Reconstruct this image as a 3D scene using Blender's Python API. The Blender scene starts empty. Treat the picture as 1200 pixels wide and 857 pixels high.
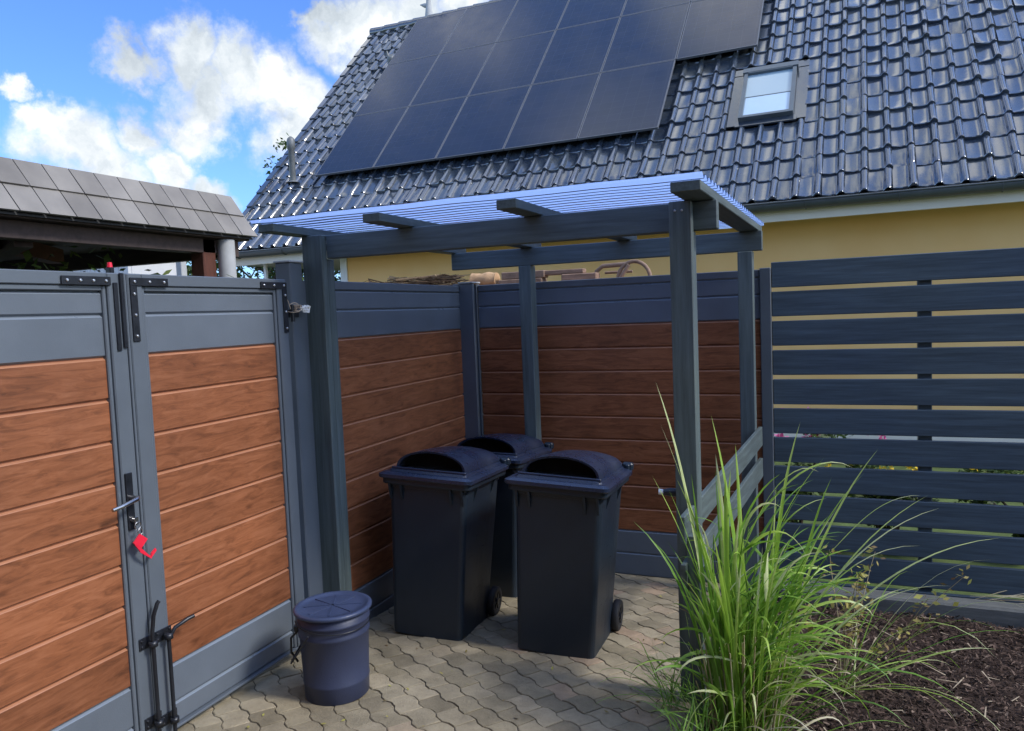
import bpy, math, random
from mathutils import Vector, Matrix, noise
R = math.radians
random.seed(7)
sc = bpy.context.scene
COL = sc.collection

# ---------------------------------------------------------------- helpers
class MB:
    """collects polygons, then becomes ONE mesh object"""
    def __init__(s): s.v = []; s.f = []; s.c = []; s.cur = None; s.smooth = []; s.mi = {}
    def poly(s, pts, sm=False, mi=0):
        if mi: s.mi[len(s.f)] = mi
        i = len(s.v); s.v += [tuple(p) for p in pts]; s.f.append(tuple(range(i, i+len(pts)))); s.smooth.append(sm); s.c.append(s.cur)
    def raw(s, vs, fs, sm=False):
        i = len(s.v); s.v += [tuple(p) for p in vs]
        for f in fs: s.f.append(tuple(i+k for k in f)); s.smooth.append(sm); s.c.append(s.cur)
    def box(s, x0, x1, y0, y1, z0, z1, b=0.0):
        if x1 < x0: x0, x1 = x1, x0
        if y1 < y0: y0, y1 = y1, y0
        if z1 < z0: z0, z1 = z1, z0
        s.obox(Vector(((x0+x1)/2, (y0+y1)/2, (z0+z1)/2)), Vector((1,0,0)), Vector((0,1,0)), Vector((0,0,1)), (x1-x0)/2, (y1-y0)/2, (z1-z0)/2, b)
    def obox(s, c, ax, ay, az, hx, hy, hz, b=0.0):
        b = min(b, hx*.45, hy*.45, hz*.45)
        if b <= 0:
            vs = [c+ax*(i*hx)+ay*(j*hy)+az*(k*hz) for i in (-1,1) for j in (-1,1) for k in (-1,1)]
            s.raw(vs, [(0,1,3,2),(4,6,7,5),(0,4,5,1),(2,3,7,6),(0,2,6,4),(1,5,7,3)]); return
        vs = []; idx = {}
        for i in (-1,1):
            for j in (-1,1):
                for k in (-1,1):
                    for a in range(3):
                        h = [hx-b, hy-b, hz-b]; h[a] += b
                        idx[(i,j,k,a)] = len(vs)
                        vs.append(c+ax*(i*h[0])+ay*(j*h[1])+az*(k*h[2]))
        fs = []
        def q(*ks):
            fs.append(tuple(idx[k] for k in ks))
        for i in (-1,1):
            f = [(i,-1,-1,0),(i,1,-1,0),(i,1,1,0),(i,-1,1,0)]; q(*(f if i > 0 else f[::-1]))
            f = [(-1,i,-1,1),(-1,i,1,1),(1,i,1,1),(1,i,-1,1)]; q(*(f if i > 0 else f[::-1]))
            f = [(-1,-1,i,2),(1,-1,i,2),(1,1,i,2),(-1,1,i,2)]; q(*(f if i > 0 else f[::-1]))
        for i in (-1,1):
            for j in (-1,1):
                f = [(i,j,-1,0),(i,j,-1,1),(i,j,1,1),(i,j,1,0)]; q(*(f if i*j > 0 else f[::-1]))
                f = [(i,-1,j,2),(i,-1,j,0),(i,1,j,0),(i,1,j,2)]; q(*(f if i*j > 0 else f[::-1]))
                f = [(-1,i,j,1),(-1,i,j,2),(1,i,j,2),(1,i,j,1)]; q(*(f if i*j > 0 else f[::-1]))
                for k in (-1,1):
                    f = [(i,j,k,0),(i,j,k,1),(i,j,k,2)]; q(*(f if i*j*k > 0 else f[::-1]))
        s.raw(vs, fs)
    def bar(s, p, q, w, h, up=Vector((0,0,1)), b=0.0):
        p = Vector(p); q = Vector(q); d = (q-p); L = d.length; d.normalize()
        side = d.cross(up).normalized(); u2 = side.cross(d)
        s.obox((p+q)/2, side, d, u2, w/2, L/2, h/2, b)
    def tube(s, pts, rad, n=10, cap=True, sm=True):
        pts = [Vector(p) for p in pts]; m = len(pts)
        rr = rad if isinstance(rad, (list, tuple)) else [rad]*m
        rings = []; prev = None
        for i, p in enumerate(pts):
            t = (pts[min(i+1, m-1)]-pts[max(i-1, 0)]).normalized()
            if prev is None:
                a = Vector((0,0,1)) if abs(t.z) < .9 else Vector((1,0,0))
                u = t.cross(a).normalized()
            else:
                u = (prev-t*prev.dot(t)).normalized()
            prev = u; w = t.cross(u)
            rings.append([p+(u*math.cos(2*math.pi*k/n)+w*math.sin(2*math.pi*k/n))*rr[i] for k in range(n)])
        vs = [v for r_ in rings for v in r_]; fs = []
        for i in range(m-1):
            for k in range(n):
                a = i*n+k; b2 = i*n+(k+1) % n
                fs.append((a, b2, b2+n, a+n))
        s.raw(vs, fs, sm)
        if cap:
            s.poly(rings[0][::-1]); s.poly(rings[-1])
    def lathe(s, prof, c=(0,0,0), n=40, sm=True):
        c = Vector(c); vs = []; fs = []
        for r_, z in prof:
            for k in range(n):
                a = 2*math.pi*k/n; vs.append(c+Vector((r_*math.cos(a), r_*math.sin(a), z)))
        for i in range(len(prof)-1):
            for k in range(n):
                a = i*n+k; b = i*n+(k+1) % n; fs.append((a, b, b+n, a+n))
        s.raw(vs, fs, sm)
    def prism(s, pts, vec):
        vec = Vector(vec); a = [Vector(p) for p in pts]; b = [p+vec for p in a]; n = len(a)
        s.poly(a[::-1]); s.poly(b)
        for i in range(n): s.poly([a[i], a[(i+1) % n], b[(i+1) % n], b[i]])
    def build(s, name, mat, parent=None, weld=False, mats=None):
        me = bpy.data.meshes.new(name); me.from_pydata(s.v, [], s.f)
        me.polygons.foreach_set('use_smooth', s.smooth)
        if any(c is not None for c in s.c):
            at = me.attributes.new('tone', 'FLOAT', 'FACE')
            at.data.foreach_set('value', [0.5 if c is None else c for c in s.c])
        me.materials.append(mat)
        for m_ in (mats or []): me.materials.append(m_)
        for k_, v_ in s.mi.items(): me.polygons[k_].material_index = v_
        me.update()
        o = bpy.data.objects.new(name, me); COL.objects.link(o)
        if parent: o.parent = parent
        return o

def thing(name, label, cat, group=None, loc=(0,0,0), rot=(0,0,0)):
    o = bpy.data.objects.new(name, None); COL.objects.link(o); o.empty_display_size = .1
    o.location = loc; o.rotation_euler = rot; o['label'] = label; o['category'] = cat
    if group: o['group'] = group
    return o
def tag(o, label, cat, group=None):
    o['label'] = label; o['category'] = cat
    if group: o['group'] = group
    return o
def struct(o): o['kind'] = 'structure'; return o
def dup(root, label, group=None):
    r = root.copy(); COL.objects.link(r); r['label'] = label
    if group: r['group'] = group
    for ch in list(root.children):
        c = ch.copy(); COL.objects.link(c); c.parent = r
        for g in list(ch.children):
            d = g.copy(); COL.objects.link(d); d.parent = c
    return r

# ---------------------------------------------------------------- materials
def mat_new(name):
    m = bpy.data.materials.new(name); m.use_nodes = True
    nt = m.node_tree; b = nt.nodes['Principled BSDF']; return m, nt, b
def N(nt, t, **kw):
    n = nt.nodes.new(t)
    for k, v in kw.items(): setattr(n, k, v)
    return n
def ramp(nt, fac, stops):
    r = N(nt, 'ShaderNodeValToRGB'); e = r.color_ramp.elements
    while len(e) < len(stops): e.new(.5)
    for i, (p, c) in enumerate(stops): e[i].position = p; e[i].color = (*c, 1) if len(c) == 3 else c
    nt.links.new(fac, r.inputs[0]); return r.outputs[0]
def mulv(nt, a, scale):
    m = N(nt, 'ShaderNodeMapping'); m.inputs['Scale'].default_value = scale; nt.links.new(a, m.inputs[0]); return m.outputs[0]
def simple(name, c, rough=.5, metal=0, spec=.5, var=.12, nscale=6, bump=0.0, bscale=60, coat=0, stretch=(1,1,1)):
    m, nt, b = mat_new(name)
    tc = N(nt, 'ShaderNodeTexCoord'); v = mulv(nt, tc.outputs['Object'], stretch)
    n1 = N(nt, 'ShaderNodeTexNoise'); n1.inputs['Scale'].default_value = nscale; n1.inputs['Detail'].default_value = 6; n1.inputs['Roughness'].default_value = .65
    nt.links.new(v, n1.inputs['Vector'])
    lo = tuple(x*(1-var) for x in c); hi = tuple(min(1, x*(1+var)) for x in c)
    nt.links.new(ramp(nt, n1.outputs[0], [(.3, lo), (.7, hi)]), b.inputs['Base Color'])
    r2 = ramp(nt, n1.outputs[0], [(.3, (rough*.85,)*3), (.7, (min(1, rough*1.15),)*3)])
    nt.links.new(r2, b.inputs['Roughness'])
    b.inputs['Metallic'].default_value = metal; b.inputs['Specular IOR Level'].default_value = spec
    b.inputs['Coat Weight'].default_value = coat
    if bump:
        n2 = N(nt, 'ShaderNodeTexNoise'); n2.inputs['Scale'].default_value = bscale; n2.inputs['Detail'].default_value = 4
        nt.links.new(v, n2.inputs['Vector'])
        bp = N(nt, 'ShaderNodeBump'); bp.inputs['Strength'].default_value = bump; bp.inputs['Distance'].default_value = .004
        nt.links.new(n2.outputs[0], bp.inputs['Height']); nt.links.new(bp.outputs[0], b.inputs['Normal'])
    return m

def plank_mat(name, dark, mid, light, z0=-.323, pitch=.152, rough=.5):
    """wood-grain composite plank: grain runs along x/y, changes from plank to plank"""
    m, nt, b = mat_new(name); L = nt.links
    tc = N(nt, 'ShaderNodeTexCoord'); sep = N(nt, 'ShaderNodeSeparateXYZ'); L.new(tc.outputs['Object'], sep.inputs[0])
    a = N(nt, 'ShaderNodeMath', operation='SUBTRACT'); L.new(sep.outputs[2], a.inputs[0]); a.inputs[1].default_value = z0
    d = N(nt, 'ShaderNodeMath', operation='DIVIDE'); L.new(a.outputs[0], d.inputs[0]); d.inputs[1].default_value = pitch
    fl = N(nt, 'ShaderNodeMath', operation='FLOOR'); L.new(d.outputs[0], fl.inputs[0])
    wn = N(nt, 'ShaderNodeTexWhiteNoise', noise_dimensions='1D'); L.new(fl.outputs[0], wn.inputs['W'])
    sc_ = N(nt, 'ShaderNodeVectorMath', operation='SCALE'); L.new(wn.outputs['Color'], sc_.inputs[0]); sc_.inputs['Scale'].default_value = 17
    add = N(nt, 'ShaderNodeVectorMath', operation='ADD'); L.new(tc.outputs['Object'], add.inputs[0]); L.new(sc_.outputs[0], add.inputs[1])
    v = mulv(nt, add.outputs[0], (1.9, 1.9, 13))
    n0 = N(nt, 'ShaderNodeTexNoise'); n0.inputs['Scale'].default_value = 1.3; n0.inputs['Detail'].default_value = 3; L.new(v, n0.inputs['Vector'])
    w = N(nt, 'ShaderNodeVectorMath', operation='SCALE'); L.new(n0.outputs['Color'], w.inputs[0]); w.inputs['Scale'].default_value = .9
    ad2 = N(nt, 'ShaderNodeVectorMath', operation='ADD'); L.new(v, ad2.inputs[0]); L.new(w.outputs[0], ad2.inputs[1])
    n1 = N(nt, 'ShaderNodeTexNoise'); n1.inputs['Scale'].default_value = 3.2; n1.inputs['Detail'].default_value = 9; n1.inputs['Roughness'].default_value = .68; n1.inputs['Distortion'].default_value = .6
    L.new(ad2.outputs[0], n1.inputs['Vector'])
    c = ramp(nt, n1.outputs[0], [(.28, dark), (.5, mid), (.74, light)])
    v3 = mulv(nt, add.outputs[0], (3.5, 3.5, 9))
    n3 = N(nt, 'ShaderNodeTexVoronoi'); n3.inputs['Scale'].default_value = 1.1; L.new(v3, n3.inputs['Vector'])
    kn = ramp(nt, n3.outputs['Distance'], [(.03, (.45,.4,.38)), (.13, (1,1,1))])
    mx = N(nt, 'ShaderNodeMixRGB', blend_type='MULTIPLY'); mx.inputs[0].default_value = .55; L.new(c, mx.inputs[1]); L.new(kn, mx.inputs[2])
    tone = N(nt, 'ShaderNodeMapRange'); L.new(wn.outputs['Value'], tone.inputs[0]); tone.inputs[3].default_value = .80; tone.inputs[4].default_value = 1.14
    mx2 = N(nt, 'ShaderNodeVectorMath', operation='SCALE'); L.new(mx.outputs[0], mx2.inputs[0]); L.new(tone.outputs[0], mx2.inputs['Scale'])
    nf = N(nt, 'ShaderNodeTexNoise'); nf.inputs['Scale'].default_value = 2.2; nf.inputs['Detail'].default_value = 7; nf.inputs['Roughness'].default_value = .7; L.new(mulv(nt, tc.outputs['Object'], (1,1,.6)), nf.inputs['Vector'])
    fd = ramp(nt, nf.outputs[0], [(.3, (.84,.85,.88)), (.5, (1,1,1)), (.72, (1.12,1.10,1.06))])
    mx4 = N(nt, 'ShaderNodeMixRGB', blend_type='MULTIPLY'); mx4.inputs[0].default_value = 1; L.new(mx2.outputs[0], mx4.inputs[1]); L.new(fd, mx4.inputs[2])
    L.new(mx4.outputs[0], b.inputs['Base Color'])
    b.inputs['Roughness'].default_value = rough; b.inputs['Specular IOR Level'].default_value = .35
    bp = N(nt, 'ShaderNodeBump'); bp.inputs['Strength'].default_value = .35; bp.inputs['Distance'].default_value = .002
    L.new(n1.outputs[0], bp.inputs['Height']); L.new(bp.outputs[0], b.inputs['Normal'])
    return m

M = {}
M['wood'] = plank_mat('cherry_plank', (.11,.040,.019), (.245,.088,.038), (.335,.133,.064), rough=.42)
M['wood_glint'] = simple('plank_bevel_glint', (.40,.18,.095), .35, 0, .6, .12, 8, stretch=(1,1,6))  # paler than the plank: sky glint on the bevel put into the colour
M['metal_glint'] = simple('panel_bevel_glint', (.19,.225,.27), .3, 0, .6, .08, 5)  # highlight along the panel seams, painted as a lighter bevel colour
M['metal'] = simple('anthracite_panel', (.115,.136,.163), .42, 0, .5, .10, 3, .15, 220)
M['frame'] = simple('anthracite_frame', (.106,.125,.148), .34, .0, .5, .08, 4)
M['timber'] = simple('painted_timber', (.050,.075,.090), .55, 0, .4, .35, 5, .6, 40, stretch=(2,2,2))
# vertical and horizontal grain variants of the slate-blue stained timber
def stained(name, stretch, base):
    m, nt, b = mat_new(name); L = nt.links
    tc = N(nt, 'ShaderNodeTexCoord'); v = mulv(nt, tc.outputs['Object'], stretch)
    n1 = N(nt, 'ShaderNodeTexNoise'); n1.inputs['Scale'].default_value = 3; n1.inputs['Detail'].default_value = 8; n1.inputs['Roughness'].default_value = .7; L.new(v, n1.inputs['Vector'])
    n2 = N(nt, 'ShaderNodeTexNoise'); n2.inputs['Scale'].default_value = 1.2; n2.inputs['Detail'].default_value = 5; L.new(tc.outputs['Object'], n2.inputs['Vector'])
    c = ramp(nt, n1.outputs[0], [(.25, tuple(x*.55 for x in base)), (.5, base), (.66, tuple(x*1.3 for x in base)), (.80, tuple(min(1, x*1.9+.02) for x in base))])
    g = ramp(nt, n2.outputs[0], [(.35, (.9,1.0,1.0)), (.65, (1.05,1.12,1.0))])
    mx = N(nt, 'ShaderNodeMixRGB', blend_type='MULTIPLY'); mx.inputs[0].default_value = 1; L.new(c, mx.inputs[1]); L.new(g, mx.inputs[2])
    L.new(mx.outputs[0], b.inputs['Base Color']); b.inputs['Roughness'].default_value = .55; b.inputs['Specular IOR Level'].default_value = .4
    bp = N(nt, 'ShaderNodeBump'); bp.inputs['Strength'].default_value = .5; bp.inputs['Distance'].default_value = .002; L.new(n1.outputs[0], bp.inputs['Height']); L.new(bp.outputs[0], b.inputs['Normal'])
    return m
TB = (.090,.107,.115)
M['tv'] = stained('stained_timber_upright', (14,14,.7), TB)
M['tx'] = stained('stained_timber_crosswise', (.7,14,14), TB)
M['ty'] = stained('stained_timber_lengthwise', (14,.7,14), TB)
M['slat'] = stained('slat_board_stain', (.8,14,16), (.064,.085,.116))
M['black'] = simple('black_ironwork', (.016,.018,.024), .35, .2, .5, .3, 20)
M['screw'] = simple('zinc_screw', (.7,.71,.73), .3, 1, .5, .05)
M['steel'] = simple('brushed_steel', (.5,.5,.5), .28, 1, .5, .05)
M['bin'] = simple('bin_plastic', (.010,.018,.030), .42, 0, .45, .2, 5, .25, 300)
M['lid'] = simple('bin_lid_plastic', (.016,.024,.052), .30, 0, .5, .2, 5, .2, 200)
def dusty(name, base, dust, rough):
    m, nt, b = mat_new(name); L = nt.links
    tc = N(nt, 'ShaderNodeTexCoord')
    n1 = N(nt, 'ShaderNodeTexNoise'); n1.inputs['Scale'].default_value = 3.5; n1.inputs['Detail'].default_value = 9; n1.inputs['Roughness'].default_value = .72; L.new(mulv(nt, tc.outputs['Object'], (1,1,.45)), n1.inputs['Vector'])
    n2 = N(nt, 'ShaderNodeTexNoise'); n2.inputs['Scale'].default_value = 26; n2.inputs['Detail'].default_value = 5; n2.inputs['Distortion'].default_value = 1.2; L.new(mulv(nt, tc.outputs['Object'], (.35,.35,2.2)), n2.inputs['Vector'])
    f1 = ramp(nt, n1.outputs[0], [(.45, (0,0,0)), (.78, (.30,.30,.30))]); f2 = ramp(nt, n2.outputs[0], [(.66, (0,0,0)), (.72, (.20,.20,.20))])
    ad = N(nt, 'ShaderNodeMath', operation='MAXIMUM'); L.new(f1, ad.inputs[0]); L.new(f2, ad.inputs[1])
    mx = N(nt, 'ShaderNodeMixRGB'); L.new(ad.outputs[0], mx.inputs[0]); mx.inputs[1].default_value = (*base, 1); mx.inputs[2].default_value = (*dust, 1)
    L.new(mx.outputs[0], b.inputs['Base Color'])
    mr = N(nt, 'ShaderNodeMapRange'); L.new(ad.outputs[0], mr.inputs[0]); mr.inputs[2].default_value = .3; mr.inputs[3].default_value = rough; mr.inputs[4].default_value = rough+.3; L.new(mr.outputs[0], b.inputs['Roughness'])
    n3 = N(nt, 'ShaderNodeTexNoise'); n3.inputs['Scale'].default_value = 260; L.new(tc.outputs['Object'], n3.inputs['Vector'])
    bp = N(nt, 'ShaderNodeBump'); bp.inputs['Strength'].default_value = .2; bp.inputs['Distance'].default_value = .002; L.new(n3.outputs[0], bp.inputs['Height']); L.new(bp.outputs[0], b.inputs['Normal'])
    return m
M['bin'] = dusty('bin_plastic_scuffed', (.009,.018,.031), (.045,.053,.060), .40)
M['lid'] = dusty('bin_lid_plastic_scuffed', (.016,.024,.050), (.060,.068,.085), .27)
M['bucket'] = dusty('bucket_plastic_scuffed', (.030,.040,.078), (.085,.088,.105), .42)
M['dark'] = simple('bin_interior', (.004,.004,.005), .9)
M['rubber'] = simple('rubber_tyre', (.012,.012,.014), .7)
M['bucket'] = simple('bucket_plastic', (.034,.043,.085), .45, 0, .4, .10, 4, .2, 200)
M['bucket_lid'] = simple('bucket_lid_plastic', (.042,.058,.115), .38, 0, .4, .14, 7, .2, 150)
M['red'] = simple('red_plastic', (.75,.02,.05), .35, 0, .5, .05)
M['rope'] = simple('twine_fibre', (.55,.42,.30), .9, 0, .2, .3, 60)
M['cloth'] = simple('white_rag', (.8,.78,.74), .9, 0, .2, .1, 30)
M['white'] = simple('white_paint', (.76,.77,.77), .45, 0, .4, .04, 2)
M['cream'] = simple('cream_paint', (.80,.74,.62), .5, 0, .4, .04, 2)
M['gutter'] = simple('zinc_gutter', (.085,.095,.10), .42, .0, .5, .2, 3)
M['vent'] = simple('vent_pipe_metal', (.16,.17,.17), .5, .2, .5, .3, 6)
M['pv_frame'] = simple('panel_frame_black', (.12,.13,.15), .35, 0)
M['concrete'] = simple('post_concrete', (.42,.43,.43), .8, 0, .3, .1, 8)
M['brown_post'] = simple('brown_timber', (.10,.035,.022), .6, 0, .4, .3, 8, .4, 30, stretch=(8,8,1))
M['carport_dark'] = simple('carport_dark_timber', (.075,.055,.050), .7, 0, .3, .3, 4, stretch=(1,6,6))
M['carport_beam'] = simple('carport_red_beam', (.13,.055,.042), .7, 0, .3, .3, 4, stretch=(1,6,6))
M['slate_edge'] = simple('slate_edge', (.05,.05,.05), .8)
M['kerb'] = simple('old_grey_timber', (.13,.135,.13), .85, 0, .2, .3, 5, .8, 60, stretch=(1,8,8))
M['log'] = simple('sawn_log', (.52,.33,.18), .85, 0, .2, .25, 14, .5, 40)
M['log_grey'] = simple('weathered_board', (.27,.18,.13), .85, 0, .2, .4, 4, .5, 30, stretch=(2,14,14))
M['rust'] = simple('bent_wood', (.25,.17,.12), .7, 0, .3, .35, 10, .4, 40)
M['shed_white'] = simple('ribbed_white_wall', (.62,.63,.64), .6, 0, .3, .05, 3)

def tone_mat(name, stops, rough=.6, spec=.4, noise_scale=12, nvar=.25, bump=.0, trans=0.0, bscale=30, attr='tone'):
    """colour picked per face from the mesh attribute 'tone' (random per leaf, paver or chip)"""
    m, nt, b = mat_new(name); L = nt.links
    a = N(nt, 'ShaderNodeAttribute', attribute_name=attr)
    c = ramp(nt, a.outputs['Fac'], stops)
    tc = N(nt, 'ShaderNodeTexCoord'); n1 = N(nt, 'ShaderNodeTexNoise'); n1.inputs['Scale'].default_value = noise_scale; n1.inputs['Detail'].default_value = 7; n1.inputs['Roughness'].default_value = .7
    L.new(tc.outputs['Object'], n1.inputs['Vector'])
    g = ramp(nt, n1.outputs[0], [(.28, (1-nvar,)*3), (.72, (1+nvar,)*3)])
    mx = N(nt, 'ShaderNodeMixRGB', blend_type='MULTIPLY'); mx.inputs[0].default_value = 1; L.new(c, mx.inputs[1]); L.new(g, mx.inputs[2])
    L.new(mx.outputs[0], b.inputs['Base Color']); b.inputs['Roughness'].default_value = rough; b.inputs['Specular IOR Level'].default_value = spec
    if bump:
        n2 = N(nt, 'ShaderNodeTexNoise'); n2.inputs['Scale'].default_value = bscale; n2.inputs['Detail'].default_value = 8; n2.inputs['Roughness'].default_value = .7; L.new(tc.outputs['Object'], n2.inputs['Vector'])
        bp = N(nt, 'ShaderNodeBump'); bp.inputs['Strength'].default_value = bump; bp.inputs['Distance'].default_value = .006; L.new(n2.outputs[0], bp.inputs['Height']); L.new(bp.outputs[0], b.inputs['Normal'])
    if trans:
        t = N(nt, 'ShaderNodeBsdfTranslucent'); L.new(mx.outputs[0], t.inputs[0])
        ms = N(nt, 'ShaderNodeMixShader'); ms.inputs[0].default_value = trans
        L.new(b.outputs[0], ms.inputs[1]); L.new(t.outputs[0], ms.inputs[2]); L.new(ms.outputs[0], nt.nodes['Material Output'].inputs[0])
    return m
M['paver'] = tone_mat('concrete_paver', [(0, (.215,.182,.122)), (.35, (.262,.224,.150)), (.7, (.305,.26,.178)), (.9, (.345,.292,.20)), (1, (.345,.25,.17))], .85, .3, 7, .32, .9, bscale=90)
M['grass'] = tone_mat('grass_blade', [(0, (.08,.18,.03)), (.4, (.19,.38,.045)), (.75, (.35,.55,.07)), (.92, (.50,.64,.16)), (1, (.66,.70,.36))], .45, .5, 9, .2, 0, .40)
M['dry'] = tone_mat('dry_blade', [(0, (.32,.25,.14)), (.5, (.52,.45,.27)), (1, (.70,.66,.50))], .6, .3, 9, .2, 0, .25)
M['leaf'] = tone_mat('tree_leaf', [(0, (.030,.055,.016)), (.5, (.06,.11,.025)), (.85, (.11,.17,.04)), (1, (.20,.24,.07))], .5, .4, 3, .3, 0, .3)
M['herb'] = tone_mat('herb_leaf', [(0, (.20,.12,.07)), (.5, (.32,.27,.08)), (1, (.42,.42,.10))], .6, .3, 9, .2, 0, .25)
M['pink'] = tone_mat('pink_petal', [(0, (.60,.06,.25)), (.5, (.80,.16,.42)), (1, (.90,.40,.58))], .6, .3, 9, .1, 0, .3)
M['yellow'] = tone_mat('yellow_petal', [(0, (.75,.50,.03)), (1, (.85,.70,.08))], .6, .3, 9, .1, 0, .3)
M['bark'] = simple('tree_bark', (.08,.06,.045), .9, 0, .2, .3, 12, .8, 30)
M['chip'] = tone_mat('bark_chip', [(0, (.034,.021,.016)), (.5, (.070,.044,.033)), (.85, (.13,.086,.065)), (.97, (.23,.17,.13)), (1, (.42,.34,.24))], .85, .25, 40, .3, .4)
M['soil'] = simple('dark_soil', (.040,.027,.022), .95, 0, .15, .45, 22, 1.0, 60)
M['sand'] = simple('joint_sand', (.120,.105,.078), .95, 0, .15, .35, 25, .6, 120)
M['ground'] = simple('garden_ground', (.10,.12,.05), .95, 0, .2, .35, .7, .4, 20)
M['asphalt'] = simple('street_asphalt', (.07,.07,.07), .9, 0, .2, .2, 4, .4, 90)
M['lawn'] = simple('lawn_green', (.085,.12,.040), .9, 0, .2, .35, 6, .8, 70)

def slate_mat():
    m, nt, b = mat_new('grey_roof_slate'); L = nt.links
    a = N(nt, 'ShaderNodeAttribute', attribute_name='tone')
    c = ramp(nt, a.outputs['Fac'], [(0, (.175,.163,.15)), (.5, (.215,.20,.185)), (1, (.26,.245,.23))])
    tc = N(nt, 'ShaderNodeTexCoord'); n1 = N(nt, 'ShaderNodeTexNoise'); n1.inputs['Scale'].default_value = 4; n1.inputs['Detail'].default_value = 8
    L.new(tc.outputs['Object'], n1.inputs['Vector'])
    g = ramp(nt, n1.outputs[0], [(.3, (.8,.8,.8)), (.7, (1.15,1.15,1.12))])
    mx = N(nt, 'ShaderNodeMixRGB', blend_type='MULTIPLY'); mx.inputs[0].default_value = 1; L.new(c, mx.inputs[1]); L.new(g, mx.inputs[2])
    L.new(mx.outputs[0], b.inputs['Base Color']); b.inputs['Roughness'].default_value = .7
    return m
M['slate'] = slate_mat()

def tile_mat():
    m, nt, b = mat_new('glazed_roof_tile'); L = nt.links
    a = N(nt, 'ShaderNodeAttribute', attribute_name='tone')
    c = ramp(nt, a.outputs['Fac'], [(0, (.030,.042,.062)), (.6, (.042,.058,.084)), (1, (.058,.076,.100))])
    tc = N(nt, 'ShaderNodeTexCoord'); n1 = N(nt, 'ShaderNodeTexNoise'); n1.inputs['Scale'].default_value = 1.6; n1.inputs['Detail'].default_value = 8; n1.inputs['Roughness'].default_value = .7
    L.new(tc.outputs['Object'], n1.inputs['Vector'])
    dirt = ramp(nt, n1.outputs[0], [(.50, (0,0,0)), (.78, (1,1,1))])
    mx = N(nt, 'ShaderNodeMixRGB'); L.new(dirt, mx.inputs[0]); L.new(c, mx.inputs[1]); mx.inputs[2].default_value = (.075,.082,.075,1)
    L.new(mx.outputs[0], b.inputs['Base Color'])
    rg = ramp(nt, n1.outputs[0], [(.3, (.12,.12,.12)), (.75, (.25,.25,.25))]); L.new(rg, b.inputs['Roughness'])
    b.inputs['Specular IOR Level'].default_value = 1.0; b.inputs['Coat Weight'].default_value = .8; b.inputs['Coat Roughness'].default_value = .11; b.inputs['Coat IOR'].default_value = 1.8
    n2 = N(nt, 'ShaderNodeTexNoise'); n2.inputs['Scale'].default_value = 9; n2.inputs['Detail'].default_value = 3; L.new(tc.outputs['Object'], n2.inputs['Vector'])
    bp = N(nt, 'ShaderNodeBump'); bp.inputs['Strength'].default_value = .25; bp.inputs['Distance'].default_value = .01; L.new(n2.outputs[0], bp.inputs['Height']); L.new(bp.outputs[0], b.inputs['Normal'])
    return m
M['tile'] = tile_mat()

def pv_mat():
    m, nt, b = mat_new('solar_glass'); L = nt.links
    tc = N(nt, 'ShaderNodeTexCoord'); n1 = N(nt, 'ShaderNodeTexNoise'); n1.inputs['Scale'].default_value = 2.5; n1.inputs['Detail'].default_value = 6
    L.new(tc.outputs['Object'], n1.inputs['Vector'])
    br = N(nt, 'ShaderNodeTexBrick'); br.offset = 0; br.inputs['Scale'].default_value = 1; br.inputs['Brick Width'].default_value = .185; br.inputs['Row Height'].default_value = .165; br.inputs['Mortar Size'].default_value = .0015
    br.inputs['Color1'].default_value = (.018,.028,.054,1); br.inputs['Color2'].default_value = (.021,.031,.060,1); br.inputs['Mortar'].default_value = (.045,.058,.088,1)
    L.new(tc.outputs['Object'], br.inputs['Vector'])
    L.new(br.outputs['Color'], b.inputs['Base Color'])
    rg = ramp(nt, n1.outputs[0], [(.3, (.11,.11,.11)), (.7, (.18,.18,.18))]); L.new(rg, b.inputs['Roughness'])
    b.inputs['Specular IOR Level'].default_value = .38
    return m
M['pv'] = pv_mat()

def render_mat():
    m, nt, b = mat_new('yellow_render'); L = nt.links
    tc = N(nt, 'ShaderNodeTexCoord'); n1 = N(nt, 'ShaderNodeTexNoise'); n1.inputs['Scale'].default_value = 1.3; n1.inputs['Detail'].default_value = 7
    L.new(tc.outputs['Object'], n1.inputs['Vector'])
    L.new(ramp(nt, n1.outputs[0], [(.3, (.86,.515,.20)), (.7, (.91,.58,.25))]), b.inputs['Base Color'])
    n2 = N(nt, 'ShaderNodeTexNoise'); n2.inputs['Scale'].default_value = 120; L.new(tc.outputs['Object'], n2.inputs['Vector'])
    bp = N(nt, 'ShaderNodeBump'); bp.inputs['Strength'].default_value = .5; bp.inputs['Distance'].default_value = .003; L.new(n2.outputs[0], bp.inputs['Height']); L.new(bp.outputs[0], b.inputs['Normal'])
    b.inputs['Roughness'].default_value = .9; b.inputs['Specular IOR Level'].default_value = .2
    return m
M['render'] = render_mat()

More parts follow.
